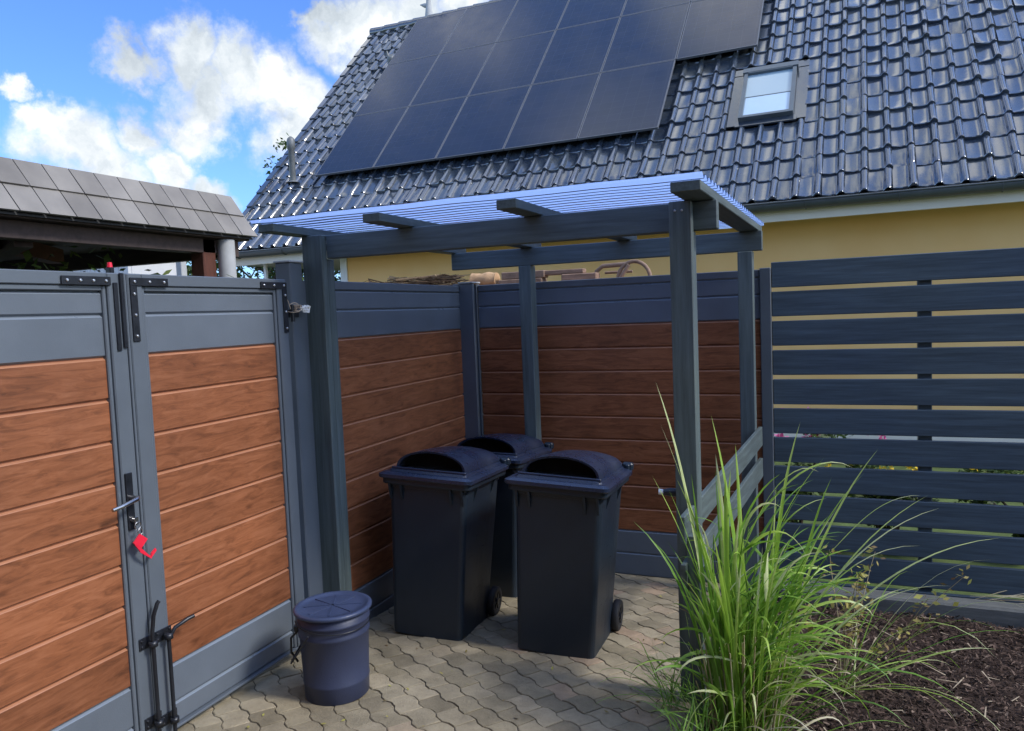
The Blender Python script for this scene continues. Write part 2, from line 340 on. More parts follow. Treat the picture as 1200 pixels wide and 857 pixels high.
def sheet_mat():
    m, nt, b = mat_new('translucent_corrugated_plastic'); L = nt.links
    t = N(nt, 'ShaderNodeBsdfTranslucent'); t.inputs[0].default_value = (.35,.50,.86,1)
    tr = N(nt, 'ShaderNodeBsdfTransparent'); tr.inputs[0].default_value = (.62,.76,1,1)
    gl = N(nt, 'ShaderNodeBsdfGlossy'); gl.inputs['Roughness'].default_value = .16; gl.inputs['Color'].default_value = (.75,.85,1,1)
    fr = N(nt, 'ShaderNodeFresnel'); fr.inputs[0].default_value = 1.13
    m1 = N(nt, 'ShaderNodeMixShader'); m1.inputs[0].default_value = .16; L.new(t.outputs[0], m1.inputs[1]); L.new(tr.outputs[0], m1.inputs[2])
    m2 = N(nt, 'ShaderNodeMixShader'); L.new(fr.outputs[0], m2.inputs[0]); L.new(m1.outputs[0], m2.inputs[1]); L.new(gl.outputs[0], m2.inputs[2])
    L.new(m2.outputs[0], nt.nodes['Material Output'].inputs[0])
    return m
M['sheet'] = sheet_mat()

def glass_pane():
    m, nt, b = mat_new('window_pane'); b.inputs['Base Color'].default_value = (.30,.42,.50,1); b.inputs['Roughness'].default_value = .06; b.inputs['Specular IOR Level'].default_value = 1; b.inputs['Coat Weight'].default_value = 1; b.inputs['Coat Roughness'].default_value = .03
    return m
M['pane'] = glass_pane()
M['blind'] = simple('window_blind', (.42,.58,.72), .35, 0, .8, .05, 3, coat=1)

# ---------------------------------------------------------------- ground
def gz(y):
    y = max(-3.0, min(5.2, y)); return -.067*(y-2.3)
def sheet(name, mat, x0, x1, y0, y1, dz, nx=2, ny=30, amp=0, freq=1.0):
    mb = MB(); ys = [y0+(y1-y0)*j/ny for j in range(ny+1)]; xs = [x0+(x1-x0)*i/nx for i in range(nx+1)]
    vs = [(x, y, gz(y)+dz+(amp*noise.noise(Vector((x*freq, y*freq, 0))) if amp else 0)) for y in ys for x in xs]
    fs = [(j*(nx+1)+i, j*(nx+1)+i+1, (j+1)*(nx+1)+i+1, (j+1)*(nx+1)+i) for j in range(ny) for i in range(nx)]
    mb.raw(vs, fs, amp > 0); return struct(mb.build(name, mat))
mb = MB(); ys = [-400, -60, -3, 0, 1, 2, 3, 4, 5.2, 8, 20, 100, 900]; xs = [-900, -100, -20, -8, -2.5, 0, 5, 40, 900]
vs = [(x, y, gz(y)-.045) for y in ys for x in xs]; nx = len(xs)
mb.raw(vs, [(j*nx+i, j*nx+i+1, (j+1)*nx+i+1, (j+1)*nx+i) for j in range(len(ys)-1) for i in range(nx-1)])
struct(mb.build('ground', M['ground']))
sheet('paving_bed', M['sand'], -2.95, -.50, -1.5, 4.90, -.0012)
sheet('soil', M['soil'], -.498, 5.0, -1.5, 4.98, .012, 120, 130, .03, 3.0)
sheet('lawn', M['lawn'], -7.4, 8.0, 5.0, 9.7, -.005, 60, 30, .02, 3)
sheet('street', M['asphalt'], -14, -2.75, -3, 8.6, -.02)

# interlocking pavers, one sheet of stones
def zig(t, per, amp):
    t = (t/per) % 1.0
    if t < .20: return amp*(t/.20)
    if t < .5: return amp
    if t < .70: return amp*(1-(t-.5)/.20)
    return 0
def pavers():
    mb = MB(); ang = R(-33); ca, sa = math.cos(ang), math.sin(ang); W, H = .145, .102; j0 = .0022; amp = .015
    x0, x1, y0, y1 = -2.44, -.50, .2, 4.86
    def wob(x, y): return Vector((noise.noise(Vector((x*2.3, y*2.3, 5)))*.022+noise.noise(Vector((x*9, y*9, 2)))*.006, noise.noise(Vector((x*2.3, y*2.3, 9)))*.022+noise.noise(Vector((x*9, y*9, 7)))*.006))
    for j in range(-60, 100):
        for i in range(-50, 60):
            off = (j % 2)*W*.5
            cx, cy = i*W+off+W/2, j*H+H/2
            X = ca*cx-sa*cy-1.5; Yv = sa*cx+ca*cy+2
            if not (x0-.14 < X < x1+.14 and y0-.14 < Yv < y1+.14): continue
            n = 10; lo = []; hi = []
            for k in range(n+1):
                u = i*W+off+j0+(W-2*j0)*k/n
                lo.append((u, j*H+zig(u, W, amp)+j0)); hi.append((u, (j+1)*H+zig(u, W, amp)-j0))
            ring = lo+hi[::-1]
            rnd = random.random(); zoff = random.uniform(-.0025, .0025); tx, ty = random.uniform(-.012, .012), random.uniform(-.012, .012)
            mb.cur = rnd
            def P(u, v, dz, sh):
                u2 = cx+(u-cx)*sh; v2 = cy+(v-cy)*sh; w = wob(u2, v2); u2 += w.x; v2 += w.y
                X = ca*u2-sa*v2-1.5; Yv = sa*u2+ca*v2+2
                X = min(max(X, x0), x1); Yv = min(max(Yv, y0), y1)
                return (X, Yv, gz(Yv)+dz+zoff+tx*(X-(ca*cx-sa*cy-1.5))+ty*(Yv-(sa*cx+ca*cy+2)))
            a = [P(u, v, -.03, 1) for u, v in ring]; b = [P(u, v, .0012, .998) for u, v in ring]; c = [P(u, v, .0036, .95) for u, v in ring]
            m = len(ring)
            mb.raw(a+b, [(k, (k+1) % m, m+(k+1) % m, m+k) for k in range(m)])
            mb.raw(b+c, [(k, (k+1) % m, m+(k+1) % m, m+k) for k in range(m)], True)
            # cap as two rows of quads
            for k in range(n):
                mb.poly([c[k], c[k+1], c[m-2-k], c[m-1-k]])
    return struct(mb.build('paving', M['paver']))
pavers()

# bark mulch
def mulch():
    mb = MB(); rn = random.Random(3)
    def gs(x, y): return gz(y)+.012+.03*noise.noise(Vector((x*3, y*3, 0)))
    for k in range(36000):
        y = 2.35+(4.56-2.35)*rn.random()**1.15; x = rn.uniform(-.46, 2.6 if y > 3.4 else 1.9)
        if y < 2.9 and x > 1.2: continue
        L = rn.uniform(.005, .018); w = L*rn.uniform(.16, .42); a = rn.uniform(0, 6.28); t = rn.gauss(0, .35)
        t = max(-1.1, min(1.1, t))
        d = Vector((math.cos(a)*math.cos(t), math.sin(a)*math.cos(t), math.sin(t))); sd = d.cross(Vector((rn.gauss(0,.4), rn.gauss(0,.4), 1))).normalized()
        c = Vector((x, y, gs(x, y)+.006+abs(math.sin(t))*L*.5+rn.random()*.012))
        up = sd.cross(d)*w*.25
        mb.cur = rn.random()**1.4
        mb.poly([c-d*L-sd*w*.6, c-d*L*.2-sd*w+up, c+d*L-sd*w*.3, c+d*L*.8+sd*w*.5, c-sd*0+sd*w+up, c-d*L*.9+sd*w*.6])
    for k in range(110):
        y = rn.uniform(2.5, 4.5); x = rn.uniform(-.45, 2.2); L = rn.uniform(.02, .06); a = rn.uniform(0, 6.28); w = .003
        d = Vector((math.cos(a), math.sin(a), rn.uniform(-.1, .2))); sd = Vector((-math.sin(a), math.cos(a), 0)); c = Vector((x, y, gs(x, y)+.028))
        mb.cur = 1.0; mb.poly([c-d*L-sd*w, c+d*L-sd*w*.5, c+d*L+sd*w*.5, c-d*L+sd*w])
    o = mb.build('bark_mulch', M['chip']); o['kind'] = 'stuff'; return o
mulch()

# timber kerb along the bed
mb = MB(); mb.box(-.30, 2.6, 4.56, 4.68, -.26, -.046, .012)
tag(mb.build('kerb_timber', M['kerb']), 'weathered grey timber edging lying below the slatted fence', 'edging')

# ---------------------------------------------------------------- plank panels
Z0 = -.323; PITCH = .152
def planks(mb, axis, a0, a1, face, nrm, z0, z1, depth=.02):
    """horizontal planks; axis 'y' (face at x=face looking nrm=+1) or 'x' (face at y=face looking nrm=-1)"""
    def P(a, off, z):
        return (face+nrm*off, a, z) if axis == 'y' else (a, face+nrm*off, z)
    k0 = round((z0-Z0)/PITCH); k1 = int(math.ceil((z1-Z0)/PITCH-1e-6))
    for k in range(k0, k1):
        lo = max(Z0+k*PITCH, z0); hi = min(Z0+(k+1)*PITCH, z1)
        prof = [(-depth, lo), (-.007, lo+.0005), (0, lo+.006), (0, hi-.0115), (-.0015, hi-.0098), (-.009, hi-.0050), (-.010, hi), (-depth, hi)]
        a = [P(a0, o, z) for o, z in prof]; b = [P(a1, o, z) for o, z in prof]; n = len(prof)
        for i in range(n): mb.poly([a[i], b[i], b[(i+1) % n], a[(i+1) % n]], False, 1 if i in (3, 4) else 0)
        mb.poly(a[::-1]); mb.poly(b)

SCREWS = {}
def add_screw(parent, p, axis='x', r=.0065):
    """one screw object per head, all sharing one little mesh per size"""
    key = (axis, r)
    if key not in SCREWS:
        n = Vector((1,0,0)) if axis == 'x' else Vector((0,-1,0))
        mb = MB(); mb.tube([Vector((0,0,0)), n*.003, n*.0045], [r, r, r*.6], 10); o = mb.build('screw', M['screw'], parent); SCREWS[key] = o.data
    else:
        o = bpy.data.objects.new('screw', SCREWS[key]); COL.objects.link(o); o.parent = parent
    o.location = p; return o

XG = -2.37
def gate_leaf(name, label, y0, y1, group):
    t = thing(name, label, 'gate', group, (XG, y0, 0)); w = y1-y0
    s = .066; zb, zt = .035, 1.80; s2 = .085
    fr = MB()
    fr.box(-.06, 0, 0, s, zb, zt, .004); fr.box(-.06, 0, w-s, w, zb, zt, .004)
    fr.box(-.06, -.001, s+.0005, w-s-.0005, zt-.045, zt-.0005, .003)
    fr.box(-.06, -.001, s+.0005, w-s-.0005, zb, zb+.01, .002)
    fr.build('gate_frame', M['frame'], t)
    # inner bead round the infill
    bd = MB()
    bd.box(-.05, -.008, s+.0005, s+.016, zb+.0105, zt-.0455, .004); bd.box(-.05, -.008, w-s-.016, w-s-.0005, zb+.0105, zt-.0455, .004)
    bd.box(-.05, -.009, s+.0165, w-s-.0165, zt-.064, zt-.0455, .003)
    bd.build('glazing_bead', M['frame'], t)
    a0, a1 = s+.0165, w-s-.0165
    u = MB(); planks(u, 'y', a0, a1, -.018, 1, 1.501, 1.7355); u.build('upper_infill', M['metal'], t, mats=[M['metal_glint']])
    u = MB(); planks(u, 'y', a0, a1, -.018, 1, .285, 1.501); u.build('wood_infill', M['wood'], t, mats=[M['wood_glint']])
    u = MB(); planks(u, 'y', a0, a1, -.018, 1, .0455, .285); u.build('lower_infill', M['metal'], t, mats=[M['metal_glint']])
    return t
gateR = gate_leaf('gate_leaf', 'right gate leaf, wood infill meeting the tall gate post', 2.045, 2.93, 'double gate leaves')
gateL = gate_leaf('gate_leaf', 'left gate leaf cut by the frame, carrying the handle and lock', .95, 2.028, 'double gate leaves')
def bracket(parent, y_c, dy, vert=True, h=.235, ln=.175, z=1.785):
    mb = MB(); wd = .030
    ya, yb = (y_c, y_c+dy*ln)
    mb.box(.0015, .006, min(ya, yb), max(ya, yb), z-wd, z, .001)
    if vert: mb.box(.0015, .0058, min(ya, ya+dy*wd), max(ya, ya+dy*wd), z-h, z-wd-.0002, .001)
    o = mb.build('corner_bracket', M['black'], parent)
    for k in range(4 if not vert else 3):
        add_screw(o, (.006, ya+dy*(.02+(ln-.04)*k/(3 if not vert else 2.0)), z-wd/2), 'x', .0055)
    if vert:
        for k in range(3): add_screw(o, (.006, ya+dy*wd/2, z-.06-(h-.08)*k/2), 'x', .0055)
wR = .885; wL = 1.078
bracket(gateR, .008, 1); bracket(gateR, wR-.004, -1)
bracket(gateL, wL-.055, -1, False, ln=.19); bracket(gateL, wL-.50, -1, False, ln=.19)
# vertical strap plus meeting stile strip on the left leaf
mb = MB(); mb.box(.0015, .006, wL-.046, wL-.028, 1.52, 1.765, .001); mb.box(.0015, .010, wL-.020, wL-.004, 1.53, 1.80, .002); mb.build('strap', M['black'], gateL)
mb = MB(); mb.box(-.03, .004, wL+.0005, wL+.010, .05, 1.8, .002); mb.build('meeting_strip', M['frame'], gateL)
mb = MB(); mb.box(-.05, -.025, wL-.03, wL-.01, 1.801, 1.822, .003); o = mb.build('latch', M['black'], gateL)
mb = MB(); mb.tube([(-.037, wL-.02, 1.8225), (-.037, wL-.02, 1.84)], [.010, .008], 12); mb.build('red_cap', M['red'], o)
# lock plate, lever, cylinder
mb = MB(); mb.box(.0005, .008, wL-.058, wL-.028, .865, 1.075, .004); lk = mb.build('lock_plate', M['black'], gateL)
mb = MB(); mb.tube([(.008, wL-.043, .985), (.045, wL-.043, .985), (.052, wL-.055, .984), (.052, wL-.12, .972), (.050, wL-.155, .968)], [.009, .009, .009, .008, .007], 12); mb.build('lever_handle', M['steel'], lk)
mb = MB(); mb.tube([(.008, wL-.043, .905), (.016, wL-.043, .905)], .011, 16)
mb.tube([(.016, wL-.043, .905), (.03, wL-.043, .905)], .004, 8); mb.box(.028, .031, wL-.050, wL-.036, .885, .915, .001); mb.build('lock_cylinder', M['steel'], lk)
# drop bolts
GP = []
def bolt(parent, y, ztop, zbend, zlow, out, hy, hz, gy):
    o = MB(); x = .030
    pts = [(x+out, y+hy, zbend+hz), (x+out*.8, y+hy*.75, zbend+hz*.92), (x+out*.3, y+hy*.25, zbend+hz*.45), (x, y, zbend-.02), (x, y, ztop*.5), (x, y, zlow)]
    o.tube(pts, .0075, 12); r = o.build('drop_bolt', M['black'], parent)
    for z in gy:
        g = MB(); g.box(.0005, .005, y-.038, y+.038, z-.022, z+.022, .002); g.tube([(.012, y, z-.006), (.045, y, z-.006), (.045, y, z+.002), (.012, y, z+.002)], .006, 8)
        g.lathe([(.008, z-.014), (.017, z-.014), (.017, z+.006), (.008, z+.006)], (x, y, 0), 16)
        for dy in (-.028, .028):
            for dz in (-.010, .012): g.tube([(.004, y+dy, z+dz), (.008, y+dy, z+dz), (.0095, y+dy, z+dz)], [.005, .005, .003], 10)
        gg = g.build('guide_plate', M['black'], r)
bolt(gateL, wL-.012, .5, .49, .01, .012, .03, .09, (.43, .125))
bolt(gateR, .043, .5, .435, .01, .03, .10, .035, (.43, .10))
# keys and red tag hanging from the lock
kt = thing('key_ring', 'red plastic hook tag on a key ring hanging in the gate lock', 'keys', None, (XG+.034, .95+wL-.043, .892))
mb = MB(); mb.tube([(.0+.014*math.sin(a)*0, .013*math.sin(a), -.010+.013*math.cos(a)) for a in [k*math.pi/8 for k in range(17)]], .0016, 6, False); mb.build('ring', M['steel'], kt)
mb = MB(); mb.tube([(.002+.0, .006+.010*math.sin(a), -.034+.012*math.cos(a)) for a in [k*math.pi/8 for k in range(17)]], .0016, 6, False); mb.build('ring', M['steel'], kt)
mb = MB(); y_, z_ = .008, -.042
mb.prism([(0, y_-.034, z_-.026), (0, y_-.004, z_-.052), (0, y_+.022, z_-.082), (0, y_+.036, z_-.094), (0, y_+.038, z_-.083), (0, y_+.058, z_-.070), (0, y_+.062, z_-.080), (0, y_+.040, z_-.098), (0, y_+.036, z_-.104), (0, y_+.024, z_-.094), (0, y_-.010, z_-.066), (0, y_-.012, z_-.060)], (.005, 0, 0))
mb.prism([(0, y_-.036, z_-.024), (0, y_-.004, z_-.052), (0, y_+.026, z_-.026), (0, y_-.006, z_+.002)], (.0055, 0, 0))
mb.build('red_tag', M['red'], kt)

# gate post
gp = thing('gate_post', 'tall square anthracite gate post beside the right gate leaf', 'post', None, (0,0,0))
mb = MB(); mb.box(-2.485, -2.395, 2.995, 3.088, -.08, 1.885, .005); mb.build('post_tube', M['frame'], gp)
mb = MB(); mb.box(-2.47, -2.402, 3.0885, 3.216, -.08, 1.80, .002); mb.build('filler_strip', M['frame'], gp)
mb = MB(); mb.box(-2.49, -2.39, 2.99, 3.093, 1.8855, 1.895, .003); mb.build('cap', M['concrete'], gp)
mb = MB(); mb.box(-2.394, -2.375, 2.955, 3.02, 1.62, 1.66, .003); mb.tube([(-2.372, 2.965, 1.60), (-2.372, 2.965, 1.68)], .010, 12); mb.build('hinge', M['black'], gp)
gp2 = thing('gate_post', 'square anthracite gate post at the hinge side of the left gate leaf', 'post', None, (0,0,0))
mb = MB(); mb.box(-2.485, -2.395, .845, .938, -.05, 1.885, .005); mb.build('post_tube', M['frame'], gp2)
sf2 = thing('privacy_fence', 'wood and anthracite fence panel beyond the left gate leaf', 'fence', 'plank privacy fences')
mb = MB(); mb.box(-2.44, -2.392, -2.1, .84, 1.757, 1.802, .004); mb.build('top_rail', M['frame'], sf2)
for nm, mt, ed, za, zb_ in (('upper_infill', 'metal', 'metal_glint', 1.501, 1.7565), ('wood_infill', 'wood', 'wood_glint', .285, 1.501), ('lower_infill', 'metal', 'metal_glint', .133, .285)):
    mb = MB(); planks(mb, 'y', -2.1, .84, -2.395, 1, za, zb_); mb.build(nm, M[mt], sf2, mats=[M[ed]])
# twine knot between gate and post
kn = thing('twine_knot', 'frayed beige twine with white rag end tied between gate and post', 'twine', None, (-2.372, 2.985, 1.665))
mb = MB(); rn = random.Random(5)
for k in range(9):
    ax = Vector((rn.uniform(-.3,1), rn.gauss(0,1), rn.gauss(0,1))).normalized(); u = ax.cross(Vector((0,0,1))).normalized(); v = ax.cross(u)
    c = Vector((rn.uniform(0,.012), rn.uniform(-.022,.03), rn.uniform(-.016,.012))); r_ = rn.uniform(.012,.028)
    mb.tube([c+u*r_*math.cos(a)+v*r_*.6*math.sin(a) for a in [j*math.pi/6 for j in range(12)]], .0024, 6, False)
mb.tube([(.0,-.03,-.005), (.004,-.05,.03), (.0,-.06,.05)], .0022, 6); mb.build('twine', M['rope'], kn)
mb = MB()
for k in range(5):
    c = Vector((.012, .035+k*.010, -.006+rn.uniform(-.008,.008)))
    mb.poly([c+Vector((rn.uniform(0,.01), -.014, -.010)), c+Vector((rn.uniform(0,.012), .016, -.014)), c+Vector((rn.uniform(.004,.014), .020, .006)), c+Vector((rn.uniform(0,.01), -.01, .013))], True)
    mb.tube([c+Vector((0,-.012,0)), c+Vector((.006,0,.004)), c+Vector((.002,.016,-.006))], [.006,.009,.004], 8)
mb.build('rag', M['cloth'], kn)

# ---------------------------------------------------------------- privacy fences (left of shelter, back wall)
sf = thing('privacy_fence', 'wood and anthracite fence panel running from gate post to the back corner', 'fence', 'plank privacy fences')
def side_fence():
    x = -2.395; y0, y1 = 3.217, 4.7965
    mb = MB(); mb.box(x-.045, x+.003, y0, y1, 1.757, 1.802, .004); mb.build('top_rail', M['frame'], sf)
    mb = MB(); planks(mb, 'y', y0, y1, x, 1, 1.501, 1.7565); mb.build('upper_infill', M['metal'], sf, mats=[M['metal_glint']])
    mb = MB(); planks(mb, 'y', y0, y1, x, 1, .133, 1.501); mb.build('wood_infill', M['wood'], sf, mats=[M['wood_glint']])
    mb = MB(); planks(mb, 'y', y0, y1, x, 1, -.171, .133); mb.build('lower_infill', M['metal'], sf, mats=[M['metal_glint']])
side_fence()
bf = thing('privacy_fence', 'shaded wood and anthracite fence panel behind the wheelie bins', 'fence', 'plank privacy fences')
def back_fence():
    y = 4.87; x0, x1 = -2.285, -.40
    mb = MB(); mb.box(x0, x1, y-.003, y+.045, 1.757, 1.802, .004); mb.build('top_rail', M['frame'], bf)
    mb = MB(); planks(mb, 'x', x0, x1, y, -1, 1.501, 1.7565); mb.build('upper_infill', M['metal'], bf, mats=[M['metal_glint']])
    mb = MB(); planks(mb, 'x', x0, x1, y, -1, .133, 1.501); mb.build('wood_infill', M['wood'], bf, mats=[M['wood_glint']])
    mb = MB(); planks(mb, 'x', x0, x1, y, -1, -.171, .133); mb.build('lower_infill', M['metal'], bf, mats=[M['metal_glint']])
    mb = MB(); mb.box(x1+.001, x1+.065, y-.02, y+.05, -.25, 1.81, .004); mb.build('end_post', M['frame'], bf)
back_fence()
cp = thing('corner_post', 'dark fence corner post where the two plank panels meet', 'post')
mb = MB(); mb.box(-2.445, -2.289, 4.797, 4.825, -.25, 1.815, .004); mb.box(-2.375, -2.345, 4.826, 4.90, -.25, 1.815, .003); mb.box(-2.343, -2.29, 4.86, 4.91, -.25, 1.81, .003); mb.build('post_profile', M['frame'], cp)
mb = MB(); mb.box(-2.40, -2.285, 4.79, 4.915, 1.8155, 1.826, .003); mb.build('cap', M['concrete'], cp)

# ---------------------------------------------------------------- slatted fence on the right
sl = thing('slatted_fence', 'dark blue grey slatted fence with gaps behind the planting bed', 'fence')
for k in range(12):
    top = 1.683-.177*k+.177-.019; 
    mb = MB(); zt = top; zb = top-.1515
    mb.box(-.3335, 3.2, 4.872, 4.898, zb+random.uniform(-.002,.002), zt, .004)
    mb.build('slat', M['slat'], sl)
for x in (.455, 2.10):
    mb = MB(); mb.box(x-.002, x+.068, 4.8985, 4.968, -.3, 1.80, .004); mb.build('fence_post', M['slat'], sl)

# ---------------------------------------------------------------- pergola shelter
pg = thing('bin_shelter', 'slate blue timber bin shelter with corrugated translucent roof', 'shelter', None, (0,0,0))
def post(x0, x1, y0, y1, zb, zt, notch=None):
    mb = MB()
    if notch:
        mb.box(x0, x1, y0, y0+notch, zb, zt, .004); mb.box(x0+.0005, x1-.0005, y0+notch-.003, y1, zb, 1.900, .003)
    else: mb.box(x0, x1, y0, y1, zb, zt, .004)
    return mb.build('post', M['tv'], pg)
post(-2.412, -2.295, 3.115, 3.215, -.10, 2.018, .045)
post(-.598, -.508, 3.10, 3.20, -.12, 2.018, .045)
post(-1.888, -1.803, 4.66, 4.75, -.2, 1.903)
post(-.505, -.420, 4.66, 4.75, -.2, 1.903)
mb = MB(); mb.box(-2.294, -.415, 3.152, 3.20, 1.902, 2.018, .004)
mb.build('front_beam', M['tx'], pg)
mb = MB(); mb.box(-2.38, -.366, 4.668, 4.716, 1.9035, 2.018, .004); mb.build('back_beam', M['tx'], pg)
def rafter(xf, xb, w=.088, yf=2.87, yb=4.84):
    mb = MB(); mb.bar((xf, yf, 2.038), (xb, yb, 2.038), w, .038, b=.003); mb.build('rafter', M['ty'], pg)
rafter(-2.42, -2.39); rafter(-1.845, -1.83); rafter(-1.205, -1.18); rafter(-.490, -.435, .112)
# corrugated sheet
mb = MB(); per = .073; ny = 27*8; y0, y1 = 2.845, 4.865; nxs = 10
vs = []
for j in range(ny+1):
    y = y0+(y1-y0)*j/ny
    for i in range(nxs+1):
        f = i/nxs; xl = -2.50+.02*(j/ny); xr = -.425+.058*(j/ny); x = xl+(xr-xl)*f
        vs.append((x, y, 2.070+.0105*math.cos(2*math.pi*(y-y0)/per)+.0015*math.sin(f*23+y*3)))
mb.raw(vs, [(j*(nxs+1)+i, j*(nxs+1)+i+1, (j+1)*(nxs+1)+i+1, (j+1)*(nxs+1)+i) for j in range(ny) for i in range(nxs)], True)
mb.build('corrugated_roof', M['sheet'], pg)
# side rails and short post
mb = MB(); mb.bar((-.545, 2.94, .725), (-.402, 4.78, .800), .022, .115, b=.003); mb.build('side_rail', M['ty'], pg)
mb = MB(); mb.bar((-.545, 2.94, .535), (-.402, 4.78, .610), .022, .115, b=.003); mb.build('side_rail', M['ty'], pg)
mb = MB(); mb.box(-.533, -.488, 2.965, 3.02, -.1, .70, .003); mb.build('short_post', M['tv'], pg)
mb = MB(); mb.tube([(-.599, 3.13, .83), (-.625, 3.125, .832), (-.655, 3.12, .832)], [.018, .018, .012], 12); hk = mb.build('hook', M['black'], pg)
mb = MB(); mb.tube([(-.652, 3.12, .832), (-.672, 3.118, .834)], .012, 10); mb.build('hook_tip', M['white'], hk)
for x in (-.573, -.545): add_screw(pg, (x, 3.0995, 1.98), 'y', .005)

# ---------------------------------------------------------------- wheelie bins
def loft(mb, rings, closed=True, sm=False):
    n = len(rings[0]); vs = [p for r_ in rings for p in r_]
    fs = [(i*n+k, i*n+(k+1) % n, (i+1)*n+(k+1) % n, (i+1)*n+k) for i in range(len(rings)-1) for k in range(n)]
    mb.raw(vs, fs, sm)
def rrect(x0, x1, y0, y1, z, r, seg=4):
    pts = []
    for cx, cy, a0 in ((x1-r, y0+r, -90), (x1-r, y1-r, 0), (x0+r, y1-r, 90), (x0+r, y0+r, 180)):
        for k in range(seg+1):
            a = R(a0+90*k/seg); pts.append((cx+r*math.cos(a), cy+r*math.sin(a), z))
    return pts
def make_bin(label):
    # local: front face looks to -y, base centre front edge at origin
    t = thing('wheelie_bin', label, 'bin', 'wheelie bins in the shelter')
    mb = MB()
    def ring(z, ins=0):
        f = z/.82
        return rrect(-.200-.022*f+ins, .200+.022*f-ins, .0-.062*f+ins, .42+.03*f-ins, z, .028)
    loft(mb, [ring(0), ring(.01), ring(.40), ring(.78), ring(.782, -.008), ring(.80, -.008)], sm=False)
    mb.poly([p for p in ring(0)][::-1])
    # rim collar
    loft(mb, [rrect(-.246, .246, -.092, .50, .800, .03), rrect(-.250, .250, -.096, .505, .806, .03), rrect(-.250, .250, -.096, .505, .842, .03), rrect(-.236, .236, -.08, .49, .846, .03)])
    mb.poly(rrect(-.246, .246, -.092, .50, .800, .03)[::-1])
    # stiffening ribs under the rim
    for x in (.135, .20): mb.prism([(x, -.056, .80), (x, -.090, .80), (x, -.058, .715)], (.012, 0, 0))
    for x in (-.147, -.212): mb.prism([(x, -.056, .80), (x, -.090, .80), (x, -.058, .715)], (.012, 0, 0))
    for y in (.06, .32): mb.prism([(.218, y, .80), (.243, y, .80), (.219, y, .72)], (0, .012, 0)); mb.prism([(-.218, y, .80), (-.243, y, .80), (-.219, y, .72)], (0, .012, 0))
    mb.build('body', M['bin'], t)
    # lid: flange, flat shoulder, dome with slot opening in the front
    mb = MB()
    O = (.848,)
    loft(mb, [rrect(-.262, .262, -.115, .51, .832, .035), rrect(-.266, .266, -.118, .512, .836, .035), rrect(-.266, .266, -.118, .512, .852, .035), rrect(-.245, .245, -.098, .50, .862, .03), rrect(-.222, .222, -.072, .49, .864, .02), rrect(-.216, .216, -.066, .485, .874, .02)])
    fl = rrect(-.216, .216, -.066, .485, .874, .02)
    # shoulder plate split around the dome: front strip
    hw = .198; yf = -.020; y_end = .475; nseg = 20; H = .098
    def arch(y, s=1.0, zo=0):
        f = (y-yf)/(y_end-yf); h = H*s*(1-.30*max(0, f)**2.2); w = hw*(1+.06*f)
        return [(-w*math.cos(math.pi*k/nseg), y, .8745+zo+h*math.sin(math.pi*k/nseg)**.85) for k in range(nseg+1)]
    ys = [yf, 0, .06, .14, .22, .30, .38, .44, y_end]
    rows = [arch(y) for y in ys]
    for a, b in zip(rows, rows[1:]):
        mb.raw(a+b, [(k, k+1, nseg+1+k+1, nseg+1+k) for k in range(nseg)], True)
    # rounded tail
    tail = [(x*.94, y_end+.022, .8745+(z-.8745)*.60) for x, y, z in rows[-1]]; t2 = [(x*.9, y_end+.030, .8745) for x, y, z in rows[-1]]
    mb.raw(rows[-1]+tail, [(k, k+1, nseg+2+k, nseg+1+k) for k in range(nseg)], True); mb.raw(tail+t2, [(k, k+1, nseg+2+k, nseg+1+k) for k in range(nseg)], True)
    # shoulder plates
    mb.poly([(-.216,-.066,.874), (.216,-.066,.874), (.216, yf-.0, .874), (-.216, yf, .874)])
    for s in (-1, 1):
        pr = [(s*.216, yf, .874), (s*.216, .485, .874)]
        inner = [(s*abs(r_[0][0]), r_[0][1], .874) for r_ in rows]
        for a, b in zip(inner, inner[1:]): mb.poly([(s*.216, a[1], .874), (s*.216, b[1], .874), b, a] if s < 0 else [a, b, (s*.216, b[1], .874), (s*.216, a[1], .874)])
    # hood lip round the opening
    a = arch(yf-.004, 1.0); b = arch(yf+.0, .90); c = arch(yf+.03, .88)
    b = [(x*.93, y, z) for x, y, z in b]; c = [(x*.92, y, z) for x, y, z in c]
    mb.raw(arch(yf)+a, [(k, k+1, nseg+2+k, nseg+1+k) for k in range(nseg)], True); mb.raw(a+b, [(k, k+1, nseg+2+k, nseg+1+k) for k in range(nseg)]); mb.raw(b+c, [(k, k+1, nseg+2+k, nseg+1+k) for k in range(nseg)], True)
    # front ridge bar
    mb.box(-.212, .212, -.052, -.034, .8735, .884, .003)
    lid = mb.build('lid', M['lid'], t)
    # dark inside of the slot
    mb = MB(); c2 = [(x*.99, yf+.10, z) for x, y, z in arch(yf+.1, .86)]; mb.raw(c+c2, [(k, k+1, nseg+2+k, nseg+1+k) for k in range(nseg)]); mb.poly(c2); mb.poly([(-.16, yf+.002, .8752), (.16, yf+.002, .8752), (.16, yf+.1, .8752), (-.16, yf+.1, .8752)])
    mb.build('slot_interior', M['dark'], lid)
    # handle bar and hinge brackets at the back
    mb = MB(); mb.tube([(-.245, .545, .865), (.245, .545, .865)], .014, 12)
    for x in (-.235, -.08, .08, .235): mb.box(x-.012, x+.012, .48, .55, .83, .885, .006)
    mb.box(.20, .262, .50, .545, .846, .892, .01); mb.box(-.262, -.20, .50, .545, .846, .892, .01)
    mb.build('handle_bar', M['bin'], t)
    # axle housing, axle and wheels
    mb = MB(); mb.box(-.17, .17, .41, .46, .05, .15, .01); mb.tube([(-.245, .45, .084), (.245, .45, .084)], .010, 10); mb.build('axle', M['black'], t)
